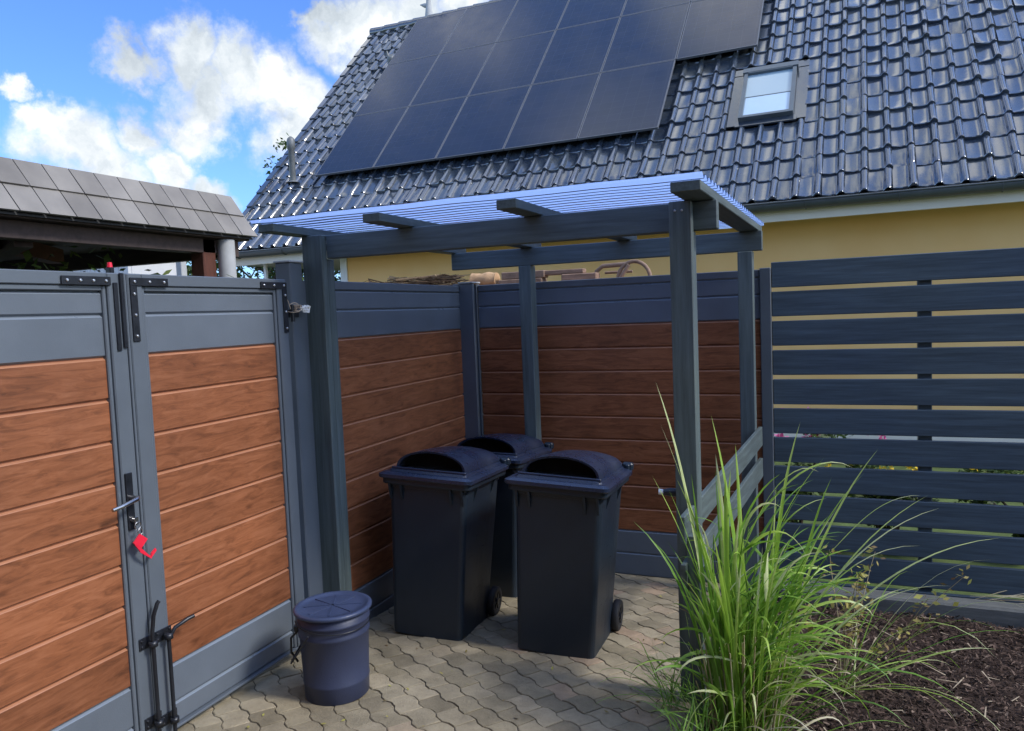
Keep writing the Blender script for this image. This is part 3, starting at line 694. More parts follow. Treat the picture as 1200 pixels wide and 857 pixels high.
    for s in (-1, 1):
        mb = MB(); x0 = s*.200; prof = [(.050, 0), (.076, 0), (.083, .008), (.083, .032), (.076, .040), (.050, .040)]
        n = 28; vs = []; 
        for r_, z in prof:
            for k in range(n):
                a = 2*math.pi*k/n; vs.append((x0+s*z, .45+r_*math.cos(a), .084+r_*math.sin(a)))
        m = len(prof); fs = [(i*n+k, i*n+(k+1) % n, ((i+1) % m)*n+(k+1) % n, ((i+1) % m)*n+k) for i in range(m) for k in range(n)]
        mb.raw(vs, fs, True); wh = mb.build('wheel', M['rubber'], t)
        mb = MB()
        mb.tube([(x0+s*.010, .45, .084), (x0+s*.032, .45, .084)], .052, 24, sm=False); mb.tube([(x0+s*.030, .45, .084), (x0+s*.046, .45, .084)], .018, 14)
        for k in range(6):
            a = k*math.pi/3; mb.bar((x0+s*.034, .45+.018*math.cos(a), .084+.018*math.sin(a)), (x0+s*.034, .45+.050*math.cos(a), .084+.050*math.sin(a)), .008, .01, Vector((1,0,0)))
        mb.build('hub', M['black'], wh)
    return t
binR = make_bin('right wheelie bin in front, nearest the tall shelter post')
binL = dup(binR, 'left wheelie bin in front, closest to the side fence')
binB = dup(binR, 'rear wheelie bin half hidden behind the two front bins')
def place(o, x, y, yaw, lean, pitch=-3.8, dz=0):
    m = Matrix.Translation((x, y, gz(y)+.006+dz)) @ Matrix.Rotation(R(lean), 4, 'Y') @ Matrix.Rotation(R(pitch), 4, 'X') @ Matrix.Rotation(R(yaw), 4, 'Z')
    o.matrix_world = m
    return o
place(binR, -1.262, 3.385, 3, 3.2); place(binL, -1.965, 3.375, 4, 3.2); place(binB, -1.975, 4.13, 2, 1.5)
for b_ in (binR, binL): b_.scale = (.975, .98, 1.0)

# ---------------------------------------------------------------- bucket
bk = thing('lidded_bucket', 'small navy plastic bucket with lid and bands standing by the gate', 'bucket', None, (-2.005, 2.66, gz(2.66)+.008))
bk.scale = (.815, .815, .955); bk.rotation_euler = (0, 0, R(28))
mb = MB(); mb.lathe([(0, 0), (.160, 0), (.168, .006), (.171, .075), (.174, .080), (.171, .085), (.180, .285), (.186, .290), (.187, .300), (.183, .306), (.184, .342), (.190, .346), (.190, .356), (.184, .360), (.186, .395), (.17, .395), (.16, .10), (0, .10)], n=56); mb.build('body', M['bucket'], bk)
mb = MB(); mb.lathe([(0, .404), (.06, .404), (.13, .403), (.172, .401), (.178, .407), (.194, .409), (.203, .405), (.205, .400), (.203, .392), (.193, .388), (.190, .39)], n=56)
for k in range(4):
    a = k*math.pi/4; mb.bar((-.15*math.cos(a), -.15*math.sin(a), .4045), (.15*math.cos(a), .15*math.sin(a), .4045), .008, .004)
mb.build('lid', M['bucket_lid'], bk)
mb = MB(); pts = []
for k in range(15):
    a = math.pi*k/14; pts.append((-.198*math.cos(a)*1.0 if False else -.10-.12*math.sin(a), -.14+.28*k/14-.06, .335-.16*math.sin(a)))
mb.tube(pts, .0045, 8)
mb.box(-.205, -.18, -.03, .03, .30, .33, .004); mb.tube([(-.19,-.02,.30), (-.225,-.01,.27), (-.23,.0,.20), (-.20,.01,.15)], .006, 8)
mb.build('bail_handle', M['black'], bk)
mb = MB(); mb.tube([(.197*math.cos(a), .197*math.sin(a), .352-.022*math.cos((a+1.0)*1.0)) for a in [R(-165)+R(150)*k/20 for k in range(21)]], .003, 6); mb.build('wire', M['black'], bk)

# ---------------------------------------------------------------- plants
def blade(mb, rn, base, az, L, w, lift, droop, tone, n=12, twist=0):
    """one ribbon leaf: rises at angle lift, then bends under its weight"""
    p = Vector(base); th = lift; pts = []; side0 = Vector((-math.sin(az), math.cos(az), 0)); az2 = az
    for i in range(n+1):
        f = i/n
        d = Vector((math.cos(az2)*math.cos(th), math.sin(az2)*math.cos(th), math.sin(th)))
        ww = w*(min(1, .45+f*2.2))*(1-f**2.6)**.8
        tw = twist*f; nrm = side0.cross(d); sd = side0*math.cos(tw)+nrm*math.sin(tw)
        pts.append((p.copy(), sd*ww*.5, nrm*(-.22*ww)))
        p = p+d*(L/n); th -= droop*(f**1.6)/n*3.0; th = max(th, -1.35); az2 += rn.gauss(0, .02)
    mb.cur = tone; vs = []
    for c, s_, k in pts: vs += [c-s_, c+k, c+s_]
    fs = []
    for i in range(n): a = i*3; fs += [(a, a+1, a+4, a+3), (a+1, a+2, a+5, a+4)]
    i0 = len(mb.c); mb.raw(vs, fs, True)
    if rn.random() < .6:
        for q in range(int(2*n*.74), 2*n): mb.c[i0+q] = min(1, tone+.12+.5*(q/(2.0*n)-.74))
def grass_clump():
    rn = random.Random(21)
    t = thing('ornamental_grass', 'tall arching green ornamental grass at the corner of the mulch bed', 'grass clump', None, (-.325, 2.86, gz(2.86)+.02))
    g = MB(); d = MB()
    # upright central leaves
    for k in range(50):
        az = rn.uniform(0, 6.28); r_ = .11*rn.random()**.6; b0 = (r_*math.cos(az), r_*math.sin(az), 0)
        blade(g, rn, b0, az+rn.gauss(0,.9), rn.uniform(.5, 1.05), rn.uniform(.011,.028), rn.uniform(1.32,1.55), rn.uniform(.1,.9), rn.random(), twist=rn.uniform(-1.2,1.2))
    # tall single leaves
    for az, L, li, dr, w in ((2.9,1.36,1.44,.22,.022),(3.0,1.22,1.36,.2,.017),(3.3,1.05,1.28,.2,.015),(2.6,1.22,1.48,.25,.034),(2.2,1.05,1.52,.15,.036),(2.4,.95,1.5,.15,.030),(1.0,1.18,1.49,.35,.028),(0.3,1.18,1.28,.4,.018),(.5,1.12,1.2,.5,.016),(4.3,.84,1.49,.25,.036),(4.6,.70,1.52,.15,.034),(1.8,1.1,1.52,.3,.028),(5.0,.90,1.45,.4,.026),(.1,1.12,1.35,.5,.018),(3.6,1.02,1.42,.3,.02),(1.4,.98,1.5,.3,.030),(.8,1.0,1.4,.4,.024)):
        blade(g, rn, (rn.gauss(0,.05), rn.gauss(0,.05), 0), az, L, w, li, dr, rn.uniform(.55,.98), 16, rn.uniform(-.6,.6))
    # culms, with leaves leaving them at different heights in every direction
    cul = MB()
    for k in range(40):
        a2 = rn.uniform(0, 6.28); r_ = .13*rn.random()**.5; p = Vector((r_*math.cos(a2), r_*math.sin(a2), 0)); lean = rn.uniform(.02,.45); az = rn.gauss(.2, 1.3); H_ = rn.uniform(.35,.80)
        q = [p+Vector((math.cos(az)*lean*H_*f*f, math.sin(az)*lean*H_*f*f, H_*f)) for f in (0,.25,.5,.75,1)]
        cul.cur = rn.uniform(0,.8); cul.tube(q, [.0045,.004,.0035,.0028,.0018], 5)
        for m in range(5):
            f = rn.uniform(.12, 1); i0 = min(3, int(f*4)); b0 = q[i0].lerp(q[i0+1], f*4-i0)
            a3 = rn.uniform(0, 6.28) if rn.random() < .55 else rn.gauss(.15,.5)
            right = math.cos(a3) > .3
            blade(g, rn, b0, a3, rn.uniform(.22,.50)*(1.15 if right else .9), rn.uniform(.007,.018), rn.uniform(.35,1.35), rn.uniform(.5,2.2), min(1, max(0, rn.gauss(.62,.28))), 12, rn.uniform(-1.6,1.6))
    cul.build('culms', M['grass'], t)
    # long arching leaves reaching to the right
    for k in range(20):
        az = rn.gauss(.25, .55); r_ = .13*rn.random()**.5; a2 = rn.uniform(0, 6.28)
        blade(g, rn, (r_*math.cos(a2), r_*math.sin(a2), 0), az, rn.uniform(.45, .85), rn.uniform(.008,.016), rn.uniform(.8,1.4), rn.uniform(.8,2.1), min(1, max(0, rn.gauss(.65,.28))), 14, rn.uniform(-1.4,1.4))
    for az, L, li, dr, w in ((.35,1.1,1.05,.85,.014),(.2,1.15,.9,.8,.013),(.05,.9,1.0,1.1,.016),(.5,1.15,.95,.6,.012),(.3,.95,1.2,1.3,.017)):
        blade(g, rn, (rn.gauss(.04,.04), rn.gauss(.03,.04), .05), az, L, w, li, dr, rn.uniform(.8,1.0), 16, rn.uniform(-.6,.6))
    # fine short tufts
    for k in range(110):
        az = rn.uniform(0, 6.28); r_ = .17*rn.random()**.5; a2 = rn.uniform(0, 6.28)
        blade(g, rn, (r_*math.cos(a2), r_*math.sin(a2), 0), az, rn.uniform(.18,.5), rn.uniform(.003,.007), rn.uniform(.4,1.4), rn.uniform(.8,2.4), min(1, max(0, rn.gauss(.4,.3))), 9, rn.uniform(-1,1))
    g.build('leaf_blades', M['grass'], t)
    for k in range(45):
        az = rn.gauss(.0, 1.1) if rn.random() < .75 else rn.uniform(0, 6.28); r_ = .14*rn.random()**.5; a2 = rn.uniform(0, 6.28)
        blade(d, rn, (r_*math.cos(a2), r_*math.sin(a2), 0), az, rn.uniform(.25,.75), rn.uniform(.004,.010), rn.uniform(.4,1.45), rn.uniform(.9,2.4), rn.random(), 12, rn.uniform(-1.5,1.5))
    d.build('dry_blades', M['dry'], t)
    s_ = MB()
    for k in range(60):
        az = rn.uniform(0, 6.28); r_ = .12*rn.random()**.5; x, y = r_*math.cos(az), r_*math.sin(az); h = rn.uniform(.2,.45)
        s_.cur = rn.uniform(0,.7); s_.tube([(x, y, -.03), (x*1.25, y*1.25, h*.5), (x*1.6, y*1.6, h)], [.004,.0035,.002], 5)
    s_.build('stems', M['dry'], t)
grass_clump()
def tuft(name, label, cat, x, y, seed, n, Lr, spread, mat, azc=None, azs=9, lift=(.4,1.3), w=(.004,.010), zoff=0, group=None, bias=.5):
    rn = random.Random(seed); mb = MB()
    for k in range(n):
        az = rn.uniform(0, 6.28) if azc is None else rn.gauss(azc, azs); r_ = spread*rn.random()**.5; a2 = rn.uniform(0, 6.28)
        blade(mb, rn, (r_*math.cos(a2), r_*math.sin(a2), 0), az, rn.uniform(*Lr), rn.uniform(*w), rn.uniform(*lift), rn.uniform(.7,2.0), min(1, max(0, rn.gauss(bias,.25))), 11, rn.uniform(-1,1))
    o = mb.build(name, mat); o.location = (x, y, gz(y)+.02+zoff); return tag(o, label, cat, group)
tuft('grass_tuft', 'long pale leaves sprawling right over the mulch towards the timber edging', 'grass tuft', .00, 3.40, 4, 20, (.45,.90), .08, M['grass'], .15, .55, (.25,1.05), bias=.75)
tuft('grass_tuft', 'wispy tuft at the foot of the short shelter post on the paving edge', 'grass tuft', -.60, 3.02, 9, 60, (.12,.42), .09, M['grass'], None, 0, (.3,1.4), (.003,.006), bias=.35)
tuft('dry_stalks', 'bleached stalks lying on the soil behind the timber edging', 'stalks', .72, 4.76, 12, 14, (.25,.75), .10, M['dry'], .1, .5, (.02,.25), zoff=.06)
tuft('grass_tuft', 'low dark tuft on the mulch in front of the large clump', 'grass tuft', -.47, 2.62, 15, 55, (.10,.34), .08, M['grass'], None, 0, (.5,1.4), (.003,.007), bias=.3)

# small brownish herb with yellow-brown leaves
def herb():
    rn = random.Random(8); t = thing('herb_plant', 'spindly herb with yellow brown leaf clusters rising beside the grass', 'plant', None, (.02, 3.42, gz(3.42)))
    st = MB(); lf = MB()
    for k in range(9):
        az = rn.uniform(-2.8, 1.2); L = rn.uniform(.45,.78); pts = [Vector((0,0,0))]; th = rn.uniform(1.05,1.5)
        for i in range(8):
            th += rn.gauss(0,.09); az += rn.gauss(0,.12); pts.append(pts[-1]+Vector((math.cos(az)*math.cos(th), math.sin(az)*math.cos(th), math.sin(th)))*L/8)
        st.cur = .3; st.tube(pts, [.0035-.0003*i for i in range(9)], 5)
        for i in range(4, 9):
            for m in range(7):
                c = pts[i]+Vector((rn.gauss(0,.02), rn.gauss(0,.02), rn.gauss(0,.018))); u = Vector((rn.gauss(0,1), rn.gauss(0,1), rn.gauss(0,.6))).normalized()*rn.uniform(.008,.02); v = u.cross(Vector((rn.gauss(0,1), rn.gauss(0,1), 1))).normalized()*u.length*.5
                lf.cur = rn.random(); lf.poly([c-u, c+v, c+u, c-v])
    st.build('stems', M['dry'], t); lf.build('leaves', M['herb'], t)
herb()
# twigs fallen on the paving
tw = MB(); rn = random.Random(2)
for k in range(16):
    x, y = rn.uniform(-.80,-.52), rn.uniform(2.9,3.35); a = rn.uniform(0, 6.28); L = rn.uniform(.03,.09); z = gz(y)+.012
    tw.tube([(x, y, z), (x+L*.5*math.cos(a), y+L*.5*math.sin(a), z+.006), (x+L*math.cos(a+.2), y+L*math.sin(a+.2), z+.002)], [.0016,.0014,.0008], 5)
tag(tw.build('fallen_twigs', M['bark']), 'thin dark twigs scattered on the paving at the edge of the bed', 'twigs')['kind'] = 'stuff'

lt = MB(); rn = random.Random(19)
for k in range(90):
    x, y = rn.uniform(-2.3,-.6), rn.uniform(1.9,4.6); a = rn.uniform(0, 6.28); L_ = rn.uniform(.004,.014); z = gz(y)+.0105; u = Vector((math.cos(a), math.sin(a), rn.gauss(0,.2)))*L_; v = Vector((-math.sin(a), math.cos(a), rn.gauss(0,.3)))*L_*.5
    lt.cur = rn.random(); c = Vector((x, y, z)); lt.poly([c-u, c+v, c+u, c-v])
o = lt.build('leaf_litter', M['herb']); o['kind'] = 'stuff'; tag(o, 'tiny dry leaf scraps scattered over the paving', 'litter')
def leafball(mb, rn, c, r, n, size, flat=.8):
    for k in range(n):
        d = Vector((rn.gauss(0,1), rn.gauss(0,1), rn.gauss(0,1))).normalized()*r*(rn.random()**.4); d.z *= flat
        p = Vector(c)+d; u = Vector((rn.gauss(0,1), rn.gauss(0,1), rn.gauss(0,.7))).normalized()*size*rn.uniform(.6,1.3); v = u.cross(Vector((rn.gauss(0,1), rn.gauss(0,1), 1))).normalized()*u.length*.5
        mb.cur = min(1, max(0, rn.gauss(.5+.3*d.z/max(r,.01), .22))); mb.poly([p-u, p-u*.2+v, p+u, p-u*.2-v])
def shrub(name, label, cat, x, y, w, h, seed, leafmat='leaf', n=2600, size=.03, flower=None, group=None, fz=.7):
    rn = random.Random(seed); g = gz(y) if y < 9 else -.2
    t = thing(name, label, cat, group, (x, y, g)); br = MB(); lf = MB()
    K = max(6, int(w*h*10))
    for k in range(K):
        az = rn.uniform(0, 6.28); rr = w*.5*rn.random()**.6; px, py = rr*math.cos(az), rr*math.sin(az)*.7; pz = h*rn.uniform(.25,.88)
        br.tube([(px*.15, py*.15, -.05), (px*.5, py*.5, pz*.55), (px, py, pz)], [.02,.012,.004], 6)
        leafball(lf, rn, (px, py, pz), min(w, h)*.22*rn.uniform(.7,1.3), n//K, size)
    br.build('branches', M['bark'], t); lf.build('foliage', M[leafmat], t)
    if flower:
        fm = MB()
        for k in range(34): leafball(fm, rn, (rn.gauss(0,w*.3), rn.uniform(-w*.4,0), h*rn.uniform(fz-.1,fz+.14)), .035, 9, .022)
        fm.build('blossom', M[flower], t)
    return t
shrub('flowering_shrub', 'pink flowering shrub glimpsed through the slats beside the shelter post', 'shrub', -.30, 5.75, .7, 1.05, 31, n=1500, flower='pink', fz=.84)
shrub('flowering_shrub', 'yellow flowered bush glimpsed through the slats left of the fence post', 'shrub', .36, 5.9, .7, .85, 32, n=1500, flower='yellow', fz=.78)
shrub('green_shrub', 'low leafy green shrub seen through the slats right of the fence post', 'shrub', 1.35, 6.0, 1.3, .62, 33, n=2200)
shrub('hedge', 'dark green hedge showing beneath the house porch fascia', 'hedge', -9.7, 12.9, 3.0, 2.72, 34, n=9000, size=.07)
shrub('hedge', 'dark ivy hedge topping the gate under the grey slated carport', 'hedge', -5.2, 4.1, 2.6, 2.20, 35, n=9000, size=.045)
shrub('bush', 'bright green bush visible between the carport posts', 'bush', -11.45, 11.2, 2.0, 3.35, 36, n=5200, size=.07)

def tree(label, x, y, h, r, seed, n=5200, size=.09, bare=0):
    rn = random.Random(seed); t = thing('tree', label, 'tree', 'trees behind the house', (x, y, -.3)); tr = MB(); lf = MB()
    def limb(p, d, L, rad, dep):
        pts = [p]; rr = [rad]
        for i in range(5):
            d = (d+Vector((rn.gauss(0,.16), rn.gauss(0,.16), rn.gauss(.03,.1)))).normalized(); pts.append(pts[-1]+d*L/5); rr.append(rad*(1-.13*(i+1)))
        tr.tube(pts, rr, 7 if dep < 2 else 4)
        if dep >= 2 and rn.random() > bare: leafball(lf, rn, pts[-1], r*.17, n//70, size)
        if dep < 3:
            for k in range(4 if dep else 6):
                q = pts[rn.choice([2,3,4,5])]; az = rn.uniform(0,6.28); e = Vector((math.cos(az), math.sin(az), rn.uniform(.15,.9))).normalized(); limb(q, (d*.5+e).normalized(), L*rn.uniform(.45,.68), rad*.5, dep+1)
    limb(Vector((0,0,0)), Vector((0,0,1)), h*.55, .16, 0)
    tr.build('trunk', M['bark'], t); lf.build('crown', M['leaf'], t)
tree('leafy tree rising behind the left verge of the tiled roof', -14.0, 16.2, 5.0, 1.7, 41, 5000, .06, .25)
tree('thin twiggy tree top showing left of the roof vent pipe', -12.1, 15.0, 6.0, 1.8, 42, 3500, .06, .45)

# ---------------------------------------------------------------- house
HY = R(-2.252); PT = R(46); K = 9.5/8
Hx = Vector((math.cos(HY), math.sin(HY), 0)); Hy = Vector((-math.sin(HY), math.cos(HY), 0)); Sl = Hy*math.cos(PT)+Vector((0,0,math.sin(PT))); Nn = Hx.cross(Sl)
P0 = Vector((-.983, 9.546, 2.794))
# local house frame: x along eave, y into the house, z up; origin below the eave point at ground
hs = thing('house', 'yellow rendered house with glossy dark tiled roof beyond the fence', 'house', None, (P0.x, P0.y, 0), (0,0,HY))
cP, sP = math.cos(PT), math.sin(PT); ZE = P0.z
def rf(u, s, o=0): return Vector((u, s*cP-o*sP, ZE+s*sP+o*cP))   # o = height off the roof plane
U0, U1, SR = -8.32, 7.2, 6.93
def roof_tiles():
    mb = MB(); rn = random.Random(11); cw = .2425; ch = .372
    nc = int((U1-U0)/cw); nr = int(math.ceil(SR/ch))
    prof = [(0,.004),(.10,.000),(.30,-.003),(.48,.000),(.60,.004),(.655,.012),(.70,.030),(.76,.044),(.83,.048),(.90,.044),(.95,.030),(1.0,.008)]
    for j in range(nr):
        for i in range(nc):
            u = U0+i*cw; s0 = j*ch; s1 = min((j+1)*ch, SR)
            # roof window opening
            if -.30 < u+cw*.5 < .64 and 1.60 < s0+.2 < 2.86: continue
            jr = rn.gauss(0, .003); jt = rn.gauss(0, .0055); jl = rn.gauss(0, .006)
            # the far right of the roof is more uneven
            if u > .9: jr *= 1.8; jt *= 1.9; jl *= 1.5
            mb.cur = rn.random()
            skew = rn.gauss(0, .004)
            lo = [rf(u+a*cw+skew, s0-.03, h+.026+jr+jl+jt*(a-.5)*2+.004*math.cos(a*6.3)) for a, h in prof]
            md = [rf(u+a*cw+skew*.5, s0+.05, h+.0245+jr+jt*(a-.5)*2) for a, h in prof]
            hi = [rf(u+a*cw, s1+.01, h*.96+.002) for a, h in prof]
            ft = [rf(u+a*cw+skew, s0-.028, h*.9+.000) for a, h in prof]
            lo2 = [rf(u+a*cw+skew, s0-.022, h+.0305+jr+jl+jt*(a-.5)*2) for a, h in prof]
            n = len(prof)
            mb.raw(ft+lo, [(k, k+1, n+k+1, n+k) for k in range(n-1)])
            mb.raw(lo+lo2, [(k, k+1, n+k+1, n+k) for k in range(n-1)], True)
            mb.raw(lo2+md+hi, [(k, k+1, n+k+1, n+k) for k in range(2*n-1) if k != n-1], True)
            mb.poly([lo2[0], md[0], hi[0], rf(u, s1, -.01), rf(u+skew, s0-.02, -.0)])
            mb.poly([lo2[-1], rf(u+cw+skew, s0-.02, -.01), rf(u+cw, s1, -.01), hi[-1], md[-1]])
    return mb.build('tiled_roof', M['tile'], hs)
roofo = roof_tiles()
# roof deck below the tiles and rear slope (keeps light out)
mb = MB(); RB = SR*cP
mb.prism([rf(U0+.02, .02, -.03), rf(U0+.02, SR, -.03), Vector((U0+.02, 2*RB+.1, ZE)), Vector((U0+.02, 2*RB+.1, ZE-.12)), rf(U0+.02, SR, -.2), rf(U0+.02, .05, -.16)], (U1-U0-.04, 0, 0)); mb.build('roof_deck', M['slate_edge'], hs)
# verge tiles and ridge
mb = MB(); rn = random.Random(4)
for j in range(19):
    s0 = j*.372; s1 = min(s0+.385, SR+.02); o = .055+rn.gauss(0,.003)
    mb.raw([rf(U0-.05, s0-.03, o), rf(U0+.07, s0-.03, o), rf(U0+.07, s1, o-.02), rf(U0-.05, s1, o-.02), rf(U0-.05, s0-.03, -.14), rf(U0+.07, s0-.03, .0), rf(U0+.07, s1, -.0), rf(U0-.05, s1, -.14)], [(0,1,2,3),(0,4,5,1),(1,5,6,2),(3,7,4,0),(2,6,7,3)])
mb.build('verge_tiles', M['tile'], roofo)
mb = MB(); n = int((U1-U0)/.36)
for i in range(n):
    u = U0-.05+i*.36; c0 = rf(u, SR, -.02); pts = [(u, SR*cP, ZE+SR*sP+.0), (u+.37, SR*cP, ZE+SR*sP-.008)]
    mb.tube(pts, [.115, .105], 16)
mb.build('ridge_tiles', M['tile'], roofo)
# ridge finial / weather vane mast
mb = MB(); ux = -6.93; z0 = ZE+SR*sP; y0 = SR*cP
mb.tube([(ux, y0, z0), (ux, y0, z0+.32), (ux+.02, y0, z0+.75)], [.10,.055,.03], 12)
mb.tube([(ux, y0, z0+.30), (ux-.10, y0, z0+.33), (ux-.20, y0, z0+.36)], [.06,.045,.01], 8)
mb.tube([(ux, y0, z0+.55), (ux-.14, y0, z0+.60), (ux-.24, y0, z0+.62)], [.05,.04,.015], 8)
mb.tube([(ux+.08, y0, z0+.5), (ux+.12, y0, z0+.75)], [.02,.02], 8); mb.build('ridge_finial', M['concrete'], roofo)
# vent pipe
mb = MB(); b0 = rf(-7.66, 1.62, .0)
mb.tube([b0-Vector((0,0,.1)), b0+Vector((0,0,.60)), b0+Vector((0,0,.62)), b0+Vector((0,0,.76)), b0+Vector((0,0,.80)), b0+Vector((0,0,.83))], [.052,.052,.070,.070,.055,.02], 20)
mb.lathe([(.052,.02),(.08,.0),(.13,-.02)], b0+Vector((0,0,.06)), 16); mb.build('vent_pipe', M['vent'], roofo)
# small bird-like vent hood beside the solar array
mb = MB(); b0 = rf(-7.14, 5.25, .02); mb.tube([b0, b0+Vector((.02,-.05,.12)), b0+Vector((.04,-.10,.15))], [.08,.09,.04], 12); mb.tube([b0+Vector((-.06,0,.1)), b0+Vector((-.10,-.02,.28))], [.03,.02], 8); mb.build('vent_hood', M['vent'], roofo)
# gutter, brackets, fascia, soffit
mb = MB(); ng = 10
def gut(r_, a): return (-.088+r_*math.cos(a), -.072+r_*math.sin(a))
pr = [gut(.085, math.pi+math.pi*k/ng) for k in range(ng+1)]; pi_ = [gut(.079, 2*math.pi-math.pi*k/ng) for k in range(ng+1)]
allp = pr+pi_
a = [(U0-.03, y, ZE+z+.015) for y, z in allp]; b = [(U1, y, ZE+z+.015) for y, z in allp]; m = len(allp)
mb.raw(a+b, [(k, (k+1) % m, m+(k+1) % m, m+k) for k in range(m)], True)
mb.tube([(U0-.03, -.175, ZE-.055), (U1, -.175, ZE-.055)], .010, 8); mb.poly(a[:ng+1]); gt = mb.build('gutter', M['gutter'], hs)
for i in range(16):
    u = U0+.5+i*.95; mb = MB(); mb.tube([(u, y*1.0+(.0), ZE+z+.012) for y, z in [gut(.088, math.pi+math.pi*k/8) for k in range(9)]], .006, 6)
    mb.build('gutter_bracket', M['gutter'], gt)
mb = MB(); mb.box(U0-.03, U1, -.004, .025, ZE-.255, ZE-.02, .003); mb.build('fascia', M['cream'], hs)
mb = MB(); mb.box(U0-.03, U1, .026, .47, ZE-.205, ZE-.190); mb.box(U0-.03, -6.12, .47, 3.6, ZE-.205, ZE-.190); mb.build('soffit', M['white'], hs)
# walls
mb = MB(); WX = -6.10
mb.box(WX, U1-.1, .45, .75, -.3, ZE-.206); mb.box(WX, WX+.3, .7505, 2*RB-.4, -.3, ZE-.206); mb.box(U1-.4, U1-.1, .7505, 2*RB-.4, -.3, ZE-.206); mb.build('wall', M['render'], hs)
mb = MB(); mb.box(WX-.13, WX-.002, .43, .56, -.3, ZE-.206, .004); mb.build('corner_board', M['white'], hs)
mb = MB(); mb.box(-7.55, -7.50, .15, .20, -.3, ZE-.206, .004); mb.build('porch_post', M['white'], hs)
mb = MB(); mb.box(-.9, 6.8, .440, .4495, -.29, .15); mb.build('plinth', M['cream'], hs)
# roof window
u0, u1, s0, s1 = -.165, .515, 1.60, 2.68
def slab(mb, a, b, c, d, o0, o1):
    p = [rf(a, c, o0), rf(b, c, o0), rf(b, d, o0), rf(a, d, o0), rf(a, c, o1), rf(b, c, o1), rf(b, d, o1), rf(a, d, o1)]
    mb.raw(p, [(0,3,2,1),(4,5,6,7),(0,1,5,4),(1,2,6,5),(2,3,7,6),(3,0,4,7)])
M['winframe'] = simple('roof_window_frame', (.13,.155,.175), .35, .3)
mb = MB(); F = .048
slab(mb, u0, u0+F, s0, s1, .0, .115); slab(mb, u1-F, u1, s0, s1, .0, .115); slab(mb, u0+F+.001, u1-F-.001, s0+.002, s0+F, .0, .112); slab(mb, u0+F+.001, u1-F-.001, s1-F, s1-.002, .0, .125)
slab(mb, u0-.02, u1+.02, s1-.03, s1+.07, .02, .13)
win = mb.build('roof_window', M['winframe'], hs)
mb = MB(); slab(mb, u0-.04, u1+.04, s0-.10, s0-.002, .03, .052); slab(mb, u0-.15, u0-.003, s0-.05, s1+.05, .008, .03); slab(mb, u1+.003, u1+.15, s0-.05, s1+.05, .008, .03); slab(mb, u0-.15, u1+.15, s1+.072, s1+.22, .008, .03); mb.build('flashing', M['tile'], win)
mb = MB(); slab(mb, u0+F, u1-F, s0+F+.001, s1-F-.001, .06, .085); mb.build('pane', M['pane'], win)
mb = MB(); slab(mb, u0+F+.01, u1-F-.01, s0+F+.005, s0+F+.43, .0855, .089); mb.build('blind', M['blind'], win)
mb = MB(); slab(mb, u0+F+.005, u1-F-.005, s0+F+.432, s0+F+.445, .086, .093); mb.build('blind_rail', M['winframe'], win)

# ---------------------------------------------------------------- solar panels on the roof (each one a thing)
PW, PH = 1.171, 1.715; ub = -7.06; sb = 1.565
names_row = ['bottom', 'middle', 'top']
def ordl(i, n): return ['first', 'second', 'third', 'fourth', 'fifth', 'sixth'][i]
proto = None
hm = Matrix.Translation((P0.x, P0.y, 0)) @ Matrix.Rotation(HY, 4, 'Z')
rotR = Matrix(((1,0,0,0),(0,cP,-sP,0),(0,sP,cP,0),(0,0,0,1)))
for row in range(3):
    cnt = 5 if row == 0 else 6
    for i in range(cnt):
        lab = '%s black solar panel from the left in the %s row of the roof array' % (ordl(i, cnt), names_row[row])
        if proto is None:
            proto = thing('solar_panel', lab, 'solar panel', 'solar panels on the roof')
            mb = MB(); g = .006
            mb.box(g, .018, g, PH-g, -.035, .0, .001); mb.box(PW-.018, PW-g, g, PH-g, -.035, .0, .001); mb.box(.0182, PW-.0182, g, .018, -.035, -.0002, .001); mb.box(.0182, PW-.0182, PH-.018, PH-g, -.035, -.0002, .001)
            mb.build('panel_frame', M['pv_frame'], proto)
            mb = MB(); mb.box(.0184, PW-.0184, .0184, PH-.0184, -.012, -.003); mb.build('cell_glass', M['pv'], proto)
            mb = MB(); mb.box(.02, PW-.02, .30, .34, -.075, -.0355); mb.box(.02, PW-.02, PH-.34, PH-.30, -.075, -.0355); mb.build('mounting_rail', M['pv_frame'], proto)
            o = proto
        else:
            o = dup(proto, lab)
        q = rf(ub+i*PW, sb+row*PH-(0 if row == 0 else 0), .165)
        o.matrix_world = hm @ Matrix.Translation(q) @ rotR

